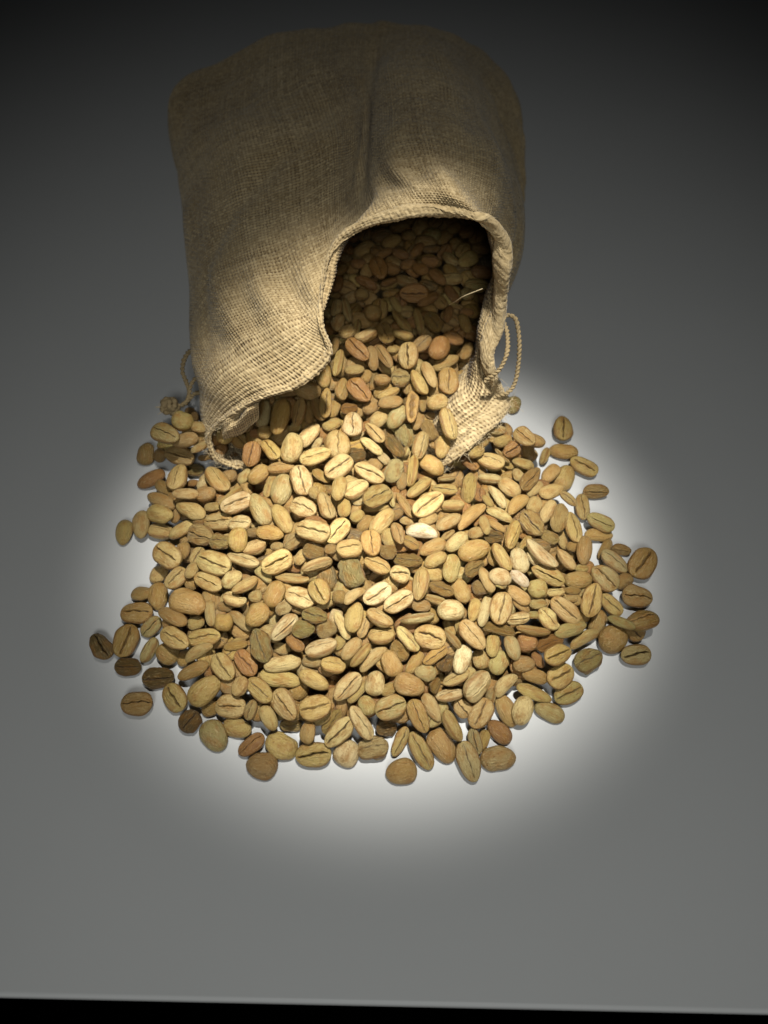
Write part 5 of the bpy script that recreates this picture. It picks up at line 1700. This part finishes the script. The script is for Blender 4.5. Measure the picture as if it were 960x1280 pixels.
1875 21425 2487 232 172 41 956 413 329
-3075 10825 1273 630 -118 119 758 390 285
-2175 20375 2764 874 -99 54 473 402 285
-425 19875 2655 205 -470 -842 -170 341 260
1375 18525 1654 507 70 -278 -813 407 288
-1625 24375 2644 239 186 -944 -132 396 282
-275 8725 746 -14 33 -48 998 339 275
-4825 25275 1838 796 14 50 603 350 252
3675 13275 904 916 202 -196 -287 363 264
375 10225 1410 699 168 122 -685 367 291
875 23375 2705 125 560 817 -50 375 262
-675 10825 2103 152 75 19 985 375 303
-1925 26825 2793 979 -148 47 -129 378 282
2175 19825 2718 -26 467 877 -108 340 274
-1225 17025 1772 45 -682 722 109 416 280
-3725 21875 2178 12 246 945 -216 430 343
2975 20725 1370 45 133 -165 976 370 260
-4175 21975 2438 152 973 172 -30 353 238
3325 15325 1230 95 790 -603 -57 428 295
275 11275 1655 -139 -635 752 110 354 268
-275 16175 1668 -102 -668 702 226 335 236
675 15825 1607 760 -271 50 -588 416 339
-575 20275 2384 979 186 46 73 376 259
-1225 14675 1349 38 283 958 7 431 342
-1725 8775 1293 2 223 966 127 428 346
-4575 25025 2133 516 -160 -122 833 409 334
2325 22025 2760 809 -220 69 -540 386 285
-5125 13675 611 191 -78 -221 953 349 243
1125 9825 1500 66 -507 853 105 420 303
2325 9525 1403 4 83 -59 995 366 269
-175 17775 2474 898 -40 -44 437 344 241
2975 20825 2041 735 -61 91 -670 432 338
375 21975 2663 489 37 183 852 386 300
2725 17475 1886 -111 305 946 -7 357 277
-3475 15125 1108 57 412 904 102 358 255
2425 24275 2523 52 69 962 259 410 334
-1625 11725 1859 972 -226 -47 35 397 317
-3725 11625 1247 956 -92 -165 226 362 282
-3625 20875 2113 140 726 653 -162 366 267
-1625 22425 2336 760 93 48 641 410 290
-2475 25375 2647 913 -53 15 -403 349 284
-5625 11225 613 50 -97 -154 982 335 239
-1925 18175 2208 -57 982 179 10 385 309
5175 11275 451 -15 159 955 250 399 281
-4475 16975 1895 214 720 653 93 350 285
-3925 23875 2455 761 10 105 -640 404 310
-3025 18225 1970 -43 -164 24 985 424 292
1225 25975 2124 912 -19 -49 -408 426 334
825 10225 1704 138 353 925 -33 389 269
-4225 25475 2354 79 933 320 143 435 304
-1675 13225 1378 184 80 118 -973 346 251
-2625 21875 2320 9 67 969 -238 347 246
625 25375 2576 106 -236 963 -74 360 246
-1775 21725 2599 933 76 -57 348 336 272
75 7675 1051 212 65 45 974 339 229
925 16075 1676 -17 516 852 -83 380 308
725 10775 1692 219 -160 -162 949 400 286
1175 12825 1322 205 95 262 938 336 233
5575 10675 739 -108 -164 58 979 385 266
1475 16825 1795 226 -477 848 -53 361 278
1275 11775 1533 69 -172 979 -84 357 277
-2275 24875 2607 980 -24 131 148 407 275
1875 17825 1805 27 156 985 74 435 335
4625 15025 1297 375 -16 205 904 423 319
-1425 17325 2204 -146 569 789 181 422 300
1725 25975 2646 65 16 -8 998 434 342
2875 20025 2379 51 805 553 -210 420 333
-675 22675 2629 -61 972 214 78 427 305
125 8725 928 17 -238 966 96 398 318
125 19925 2472 228 625 -740 -97 383 276
-1675 19075 2258 110 929 353 -29 430 345
-975 19625 1477 2 451 891 59 404 328
-1875 18575 2546 42 880 447 -153 358 282
-4625 17325 2197 150 11 -106 983 336 274
-3425 20625 2570 -70 875 474 -76 407 303
1825 11775 1657 952 -39 -72 -295 392 312
-3825 25475 2787 880 104 -151 -438 380 277
-2625 18825 2280 -74 858 -501 90 347 250
2325 7925 519 -11 -25 983 181 338 259
-3575 20025 2477 632 -177 -302 692 418 325
-3625 18875 2290 796 -8 134 -590 386 306
-3775 17925 2205 -50 987 152 20 398 304
1825 16225 1337 6 857 502 -111 386 294
2325 10925 1691 -149 757 -636 -36 375 308
-4725 8175 575 119 716 -674 -140 377 271
-2925 22025 2563 168 983 -31 -67 426 303
-675 26375 2769 656 159 -31 -737 407 319
-4575 26025 2354 -5 -498 851 -164 435 348
-3375 18825 2611 984 45 -129 -115 425 299
-75 23625 2370 94 22 -156 983 421 338
-2275 10325 1483 67 831 -545 -92 375 274
-3025 23225 2766 801 191 188 535 367 294
-2375 23025 2119 -50 986 -151 -47 373 286
-5025 15775 1553 -122 58 268 954 396 284
-1475 12825 1670 387 -23 297 872 419 284
2175 17325 1996 -45 -673 737 50 339 226
475 24875 2555 -58 28 997 35 381 252
-3075 20175 2634 -142 -244 953 111 386 279
-425 16675 2163 656 166 6 -736 359 266
-4525 11425 1009 42 -264 959 -98 343 246
2525 23125 2352 210 -868 -439 100 343 248
1125 8975 1403 551 0 281 786 432 302
-175 10425 2000 935 -45 36 350 389 257
1325 24075 2558 -17 851 519 73 393 296
1075 26775 1900 391 152 -30 -907 352 277
-4825 22475 2693 949 289 35 121 427 297
-2675 9575 1478 104 -30 994 21 388 317
1625 9575 1354 116 928 345 80 367 292
3325 23025 2353 146 -10 -43 988 351 257
-1925 10125 1717 -64 741 -655 -136 430 307
3125 22675 2407 164 -681 708 90 348 266
2225 18775 2403 -11 382 923 52 414 339
525 22625 2571 539 10 5 842 362 292
1775 22475 2278 922 -94 70 369 355 251
4425 13325 830 878 12 -76 -472 425 334
-2325 18925 2606 109 -235 964 -58 435 334
-2125 22575 2454 960 -267 -76 -29 350 249
-1025 18275 2554 828 386 -111 -391 435 314
2175 15325 1503 -114 -451 885 -35 432 316
-4525 24125 2384 845 -131 0 519 389 265
-1425 25375 2439 -11 137 988 72 373 257
-1675 25925 2553 -76 156 973 -154 370 287
-5125 8675 552 691 216 -170 -669 359 242
775 20925 2678 947 -159 38 -277 423 300
-4175 9625 860 0 -547 830 -107 358 284
-3925 15025 1388 418 -74 -60 904 413 330
-3325 16325 1617 989 112 -44 -88 341 229
-3925 19825 2642 973 25 27 -227 414 322
1475 22975 2722 -18 -20 996 82 396 298
-1675 16075 1232 798 29 82 -596 377 261
3375 23425 2674 803 -70 -138 575 401 324
-4575 22975 2349 268 21 105 957 404 313
-3425 12375 1471 252 46 30 966 362 280
-2675 21425 2505 987 143 61 30 368 262
-4725 19275 2369 953 -89 128 260 392 267
-1775 16625 2072 -18 -30 999 32 431 294
1625 22175 2526 136 878 -433 153 421 281
-1125 9225 1197 -45 -5 991 -128 355 248
1675 18525 2234 -86 823 -557 75 362 251
875 11325 1611 893 -169 223 -354 335 231
-75 23475 2697 -116 32 -66 991 427 338
-3575 22225 2473 106 743 650 116 350 247
-725 7475 589 644 -208 -122 726 420 339
-2575 17575 2539 910 69 1 408 364 254
-3175 21275 2652 138 929 -309 -152 432 317
-925 17125 2244 -18 804 593 -46 433 334
-625 25525 2719 0 -19 987 -163 415 289
-5275 15025 704 -23 -452 879 149 366 249
-1125 8175 1121 180 605 746 212 337 238
1625 21025 2672 9 422 904 70 398 311
1825 18075 2400 -76 831 523 -176 335 247
-4275 13375 858 874 20 -143 -464 378 302
1325 13975 805 155 -91 953 -245 336 234
-2675 23975 2592 -105 -533 837 65 416 318
-1575 16175 1791 143 145 -149 968 355 245
-1325 22825 2557 537 -178 109 -817 347 282
-4625 24975 2379 128 -551 805 -180 393 291
-4625 22075 2755 821 -119 -226 510 388 294
-1625 21075 2079 877 149 168 425 377 263
3025 25075 2468 -74 -84 -76 991 422 288
3375 25325 2697 -49 199 959 195 354 262
-5325 15275 978 218 730 643 -74 393 309
-4425 19825 2819 790 6 -99 -606 370 280
325 6625 444 139 982 -124 39 401 291
2725 13525 803 48 27 997 62 393 271
-4125 26225 2704 504 87 48 858 340 225
-3175 17925 2238 909 169 22 380 361 242
-3425 19175 2876 771 64 0 -634 370 255
275 20375 2557 163 980 105 39 344 250
-1775 9325 1500 140 788 -574 171 393 321
-3475 17275 2243 933 204 85 -285 357 272
-75 9075 1495 162 -327 909 -204 433 289
-4525 18125 2349 911 -52 -241 330 388 296
-1275 20675 2558 938 296 14 -179 361 268
-3175 10375 1556 -130 986 79 68 360 254
1025 22375 2778 846 -1 -113 521 356 237
-5275 12375 815 967 -206 -108 104 395 264
-325 13825 1402 66 -487 871 -14 393 275
-475 19325 2594 60 -616 784 48 358 242
2775 11225 1641 -77 -581 810 -17 411 315
-4825 23925 2629 965 -49 -134 218 354 264
-925 12325 1834 137 898 399 126 408 323
-4325 18825 1784 768 54 20 -637 340 243
2975 26575 2419 725 -50 60 685 348 231
1375 17375 1798 159 -330 -902 230 344 228
225 21475 2779 977 -113 42 -174 364 265
325 10775 1960 988 -30 -57 -142 411 286
-1625 19825 2452 -86 828 -552 37 384 270
-4625 16375 1939 925 -368 38 91 361 249
1225 11225 1779 168 523 836 12 428 289
1225 20025 2826 761 70 61 -642 412 297
-4275 18525 2646 793 -88 69 -598 415 308
-1475 13525 1710 911 -69 -84 -397 394 278
3075 18875 1310 -113 912 385 -82 379 302
3025 24675 2570 51 319 940 106 426 322
-2975 11925 1613 925 228 -99 -287 392 278
2725 12825 1121 107 -123 987 15 429 317
-4775 10075 628 372 44 255 891 374 296
3425 11225 1483 732 -19 -75 677 429 293
-2575 23075 2694 222 960 -134 -110 346 270
-1125 21775 2527 93 598 796 -9 346 278
-5925 15175 1272 -57 109 960 250 395 312
-1975 23825 1622 92 872 -476 -73 338 257
775 26775 2277 -153 -19 243 958 376 283
1575 26725 2575 471 -129 231 842 407 282
-3425 15825 1567 905 -44 9 -422 415 307
675 9425 1572 -58 875 -478 58 429 345
-1825 21175 2400 232 -751 613 -80 380 282
-4125 22325 2797 965 82 -230 100 356 290
-4675 20725 2620 15 966 249 74 424 341
-675 8325 1258 839 -154 -125 -507 384 313
125 20875 2602 888 -259 -41 377 367 284
-3625 26775 2659 -86 993 76 40 417 340
2925 20975 2628 476 141 -179 849 401 308
25 16375 1959 2 -124 961 248 370 256
-3675 21675 2605 122 -627 768 45 396 307
1975 17575 2327 947 -284 23 -149 391 259
-2925 18375 2526 971 92 -215 -42 395 303
2875 19225 2817 577 -96 47 810 399 272
2625 22925 2599 186 -516 -832 81 372 302
-2975 15875 1748 43 -671 740 30 413 325
-1225 6825 519 698 163 -142 683 432 328
-4025 22875 2602 116 959 251 -68 372 254
-2575 20675 2517 -27 396 917 -33 345 248
1475 24725 2639 284 212 33 935 335 237
-925 14325 1757 972 72 5 222 416 293
-1025 19825 2303 -104 728 651 -188 407 287
875 16575 2097 812 -82 -146 559 408 300
1075 17175 2273 -65 851 -517 56 413 276
-1925 12525 1805 -16 747 643 -168 368 298
-1425 22175 2673 28 304 951 -49 361 245
-75 9925 1651 289 17 120 -950 354 246
2975 23475 2863 528 24 -93 -844 388 290
-1625 23125 2821 973 185 87 106 423 304
1375 17875 2607 116 -77 -101 985 399 303
2775 25775 2521 178 -927 -299 -139 415 334
575 24175 2484 132 259 935 -205 434 352
525 17575 2451 896 14 55 -441 425 300
425 26075 2444 758 226 -71 607 433 316
-25 26625 2644 75 188 979 14 413 314
1325 18475 2522 32 897 -413 -154 348 250
-3025 16575 1898 -43 32 107 993 417 302
-1775 19275 2591 -56 305 947 -83 346 231
-225 24825 2850 -23 -50 -152 987 374 280
1025 24575 2779 -23 -272 954 -122 373 261
-3825 18525 2817 -103 33 -86 990 377 269
2175 16175 1718 169 -128 972 104 403 312
-2725 25825 2386 380 0 -60 -923 373 276
525 26875 2532 -123 973 -194 8 412 293
-725 18875 2671 174 -973 141 -56 365 275
-825 15925 1596 -75 845 518 -110 346 236
-1125 20125 2564 73 972 175 137 365 251
-4025 19175 2865 921 124 12 369 384 278
-2025 17475 2384 721 -113 -107 675 410 287
-4275 25075 2735 114 976 166 -84 419 297
-4775 25575 2668 101 898 -426 46 377 265
-1875 23875 2047 819 74 -217 -526 367 250
-3575 23925 2859 836 -58 7 -546 432 300
2525 16925 1986 28 -507 861 -36 366 285
-2925 17025 2227 165 -965 -189 71 343 264
-1625 20575 2824 663 82 -88 -739 389 273
-2475 16625 2178 262 -91 8 961 413 276
-2175 21325 2640 -25 971 -239 5 340 240
-4725 9575 872 -108 678 715 -130 386 303
2275 21375 2712 -67 643 761 -49 358 245
-1475 7675 1106 843 51 95 -527 356 253
-2275 26075 2677 -103 762 -636 56 437 306
-4775 26675 2449 470 33 -66 879 393 314
1675 25475 2717 10 17 -111 994 350 271
775 26375 2777 753 -140 -129 -630 343 238
1675 24975 2784 -31 855 516 -33 339 265
4675 9625 739 762 -17 66 -644 401 292
2375 20325 2627 813 -8 -104 -572 400 288
-1475 23725 2846 451 55 80 887 357 246
1425 16125 1713 76 379 919 -69 377 266
-875 17725 2593 691 -72 49 -718 376 256
25 24275 2792 681 -80 152 712 434 325
3275 24125 2828 208 18 91 -974 342 274
-4025 20975 2434 751 109 0 652 361 269
3275 25925 2780 -9 528 849 34 390 272
-4625 23175 2550 -94 926 -363 42 362 265
-4175 17475 2360 -56 6 946 320 348 232
1825 10925 1615 195 682 703 47 351 247
2175 18825 2846 441 3 1 897 408 269
-1975 25175 2818 391 -34 -102 -914 383 301
2175 24825 2736 -102 568 816 38 355 255
-3375 26025 2675 934 -83 4 348 419 321
3425 22025 1674 610 -84 40 787 348 262
-4225 10175 1176 767 111 -167 610 370 268
-1025 19325 2727 565 -179 48 -804 376 280
2325 18275 2650 927 70 -57 364 374 257
3075 26825 2640 412 34 -114 -903 355 254
-4925 15175 1326 163 -833 -529 -9 341 259
-1325 24875 2719 998 -56 19 0 397 269
1475 18875 2803 109 926 -358 -46 342 227
-4425 23525 2665 145 965 -149 -158 356 250
2625 25125 2701 -55 357 903 -232 360 270
1375 21675 2768 994 51 -35 89 340 226
175 11825 1923 995 78 0 60 382 279
-2975 8475 1141 -78 145 981 -105 342 267
-2525 22575 2674 23 996 -82 -10 416 337
5875 9925 556 951 71 5 301 347 248
3125 20575 2762 995 53 -24 -80 408 295
-475 20575 2652 149 316 931 110 399 282
2175 8725 1186 984 -106 -108 -95 411 334
-4125 24525 2720 -14 402 902 -153 359 275
325 13475 1442 954 63 34 -290 415 326
-2275 9125 1575 561 -46 156 812 343 243
2275 20825 2839 -44 2 35 998 412 284
2975 18625 1685 987 158 -16 -17 354 235
-2625 26725 2550 -74 827 -460 314 435 305
1975 13725 741 145 937 -312 -54 357 284
-3275 11475 1502 89 -272 958 2 403 275
-3275 18225 2606 -55 748 -658 70 366 271
-3125 25525 2739 7 985 175 0 403 276
1675 16475 2027 -113 708 -697 25 369 294
3925 13775 845 49 19 -197 979 400 281
1025 25725 2737 21 932 351 -90 366 246
-4825 26325 2752 880 120 -124 -443 424 306
-2375 6675 490 66 963 -243 -94 354 262
-625 8775 1459 123 46 102 986 416 324
5275 12475 620 144 -61 36 987 412 318
-4725 10825 964 916 -66 263 297 395 315
-4375 26875 2752 464 -57 144 872 367 253
-3875 9875 1357 -124 -4 -102 987 353 267
-2175 23875 2849 -14 34 -126 991 401 282
3375 21575 2543 -50 108 18 993 373 257
5525 10075 749 863 -39 20 504 346 247
2775 22375 2838 880 101 -85 456 342 247
-4775 21275 2782 955 253 -57 -148 418 335
2925 18525 2405 -78 298 951 -10 418 339
-375 6775 493 68 919 387 19 422 295
-6275 13325 548 54 964 -230 120 392 307
-3075 26725 2880 821 57 52 -565 342 270
-4325 9075 919 940 -18 93 328 418 292
-3625 13825 990 981 109 160 7 427 337
-1525 21375 2808 822 -71 54 562 381 279
1175 8075 1196 915 -60 15 -399 367 251
3475 22625 2765 84 -1 89 992 405 308
-4875 24525 2625 812 43 -50 -580 336 246
1925 7575 771 235 168 -18 957 391 319
275 23025 2719 -89 971 210 70 386 255
4425 8675 630 497 36 -60 865 351 246
775 13825 1176 451 104 -47 885 348 251
2725 17725 2279 275 -60 -3 959 433 320
4675 11475 704 -14 922 -387 -23 352 260
75 15775 1671 510 -193 98 -833 376 290
-675 23425 2809 643 56 146 -750 366 281
-525 15325 1492 403 -139 78 -901 350 241
-175 12975 1306 806 79 -152 -567 344 249
175 9675 1759 -118 785 604 -68 364 255
225 25775 2718 101 832 512 188 353 254
-4175 21475 2778 249 -100 -40 962 384 272
-3225 9075 1285 30 992 53 112 374 291
-825 16325 1852 3 96 221 971 346 233
1575 15025 1312 665 -139 -204 705 369 283
-4125 20625 2730 624 -195 -153 741 383 270
-2725 10475 1798 654 -70 -63 751 355 250
1575 26825 2864 584 -92 -78 -802 377 270
-175 22225 2894 923 14 -12 -384 362 268
-2125 15925 1785 968 -241 -20 -59 379 285
1475 20475 2826 271 -48 -42 960 357 248
-1025 9525 1700 23 -550 834 -28 385 285
-4675 17675 2444 -57 983 161 65 383 275
-3125 15125 1353 -14 -402 897 183 392 265
-5775 9025 563 188 570 752 272 355 274
2575 23775 2754 -52 -277 955 92 352 234
-4875 20075 2620 172 -880 -431 -100 354 286
-1325 12125 1977 225 329 917 33 338 238
-575 13375 1723 731 -39 115 -672 387 305
-2275 20825 2887 706 18 27 708 340 230
-4675 19325 2747 362 259 -84 -892 359 253
-2075 13475 1592 68 794 -599 -79 364 259
-125 19275 2837 676 88 -125 721 394 263
-3275 22425 2735 106 954 -269 -79 353 258
4025 12275 1048 390 42 -29 920 350 283
1275 14475 886 -59 -58 28 996 361 247
1875 24125 2800 495 -50 174 -850 366 245
3525 10375 1385 970 -28 121 -210 348 282
3375 21225 2749 -17 99 995 -17 421 307
4925 10975 806 -38 -275 955 -103 337 246
4325 14525 568 13 145 976 161 401 305
2175 22675 2555 877 111 -185 430 339 247
-3925 8125 928 393 32 97 -914 355 237
75 15025 1443 761 -83 49 -641 355 251
-2925 20775 2858 973 167 -42 -151 340 224
-3825 16125 1845 997 -32 23 65 413 282
975 21375 2855 516 14 -112 849 423 280
1875 9025 1269 132 972 -191 25 344 267
625 8675 1279 129 48 990 28 377 295
-1675 6625 582 78 676 732 -40 434 348
-5525 10175 603 143 57 -235 960 350 253
-2425 19375 2870 397 -106 47 -911 366 249
-4375 15425 1591 932 43 -140 -331 420 299
-1875 14225 1627 984 -82 -22 -158 368 291
-1825 15175 1416 81 -563 819 79 418 278
1275 6575 577 522 52 -84 -847 423 302
-1425 18725 2807 984 176 27 8 346 232
1675 22575 2777 -113 7 226 967 350 232
2875 11775 1472 -75 3 -152 985 354 238
2775 20025 2858 481 -173 46 -858 348 233
225 12375 1629 49 977 205 -31 389 270
1825 19575 2902 487 9 -1 873 361 244
-4775 18375 2466 105 498 855 98 378 269
4825 13725 491 -142 978 -154 -4 364 285
5125 9725 876 473 -42 107 874 341 230
-4675 12075 844 -136 908 -367 -147 360 247
-2275 24425 2801 -77 130 -199 968 354 247
-1525 26375 2887 551 -5 71 -831 357 260
3975 14775 892 -113 979 151 76 362 278
-2375 18125 2691 913 80 -20 400 335 244
-1525 18125 2584 -52 -2 73 996 351 245
-4625 18725 2802 -132 783 -601 85 334 221
-1875 11325 2076 990 45 -20 -129 345 229
-5025 16075 1683 -1 620 763 -184 413 289
975 25075 2864 915 50 -35 398 377 283
4375 11225 1097 989 -37 126 70 379 265
-2825 24775 2885 582 -25 30 -812 351 245
4725 12625 885 919 -42 32 391 434 291'''
def heap():
    rows = HEAP.strip().split('\n'); lod = {}
    Vs, Fs, Ts, Us, Cs, Ws, Ti, o = [], [], [], [], [], [], [], 0
    keys = 't b b b b o r r g d'.split(); rs = random.Random(9)  # mostly brown tones: the shade deep between beans is painted into their colour
    for k, row in enumerate(rows):
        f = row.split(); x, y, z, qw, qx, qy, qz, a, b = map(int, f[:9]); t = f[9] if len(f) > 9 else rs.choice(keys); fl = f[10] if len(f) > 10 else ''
        fine = len(f) > 9; key = (fl, k % 6, fine)
        if key not in lod: lod[key] = bean_shape(300 + (k % 6) * 7 + sum(map(ord, fl)), fl, 20 if fine else 12, not fine)
        V, F, Tr, cr = lod[key]
        R = np.array(Quaternion((qw / 1e3, qx / 1e3, qy / 1e3, qz / 1e3)).normalized().to_matrix())
        W = (V * np.array([a, b, b]) / 1e5) @ R.T + np.array([x, y, z]) / 1e5
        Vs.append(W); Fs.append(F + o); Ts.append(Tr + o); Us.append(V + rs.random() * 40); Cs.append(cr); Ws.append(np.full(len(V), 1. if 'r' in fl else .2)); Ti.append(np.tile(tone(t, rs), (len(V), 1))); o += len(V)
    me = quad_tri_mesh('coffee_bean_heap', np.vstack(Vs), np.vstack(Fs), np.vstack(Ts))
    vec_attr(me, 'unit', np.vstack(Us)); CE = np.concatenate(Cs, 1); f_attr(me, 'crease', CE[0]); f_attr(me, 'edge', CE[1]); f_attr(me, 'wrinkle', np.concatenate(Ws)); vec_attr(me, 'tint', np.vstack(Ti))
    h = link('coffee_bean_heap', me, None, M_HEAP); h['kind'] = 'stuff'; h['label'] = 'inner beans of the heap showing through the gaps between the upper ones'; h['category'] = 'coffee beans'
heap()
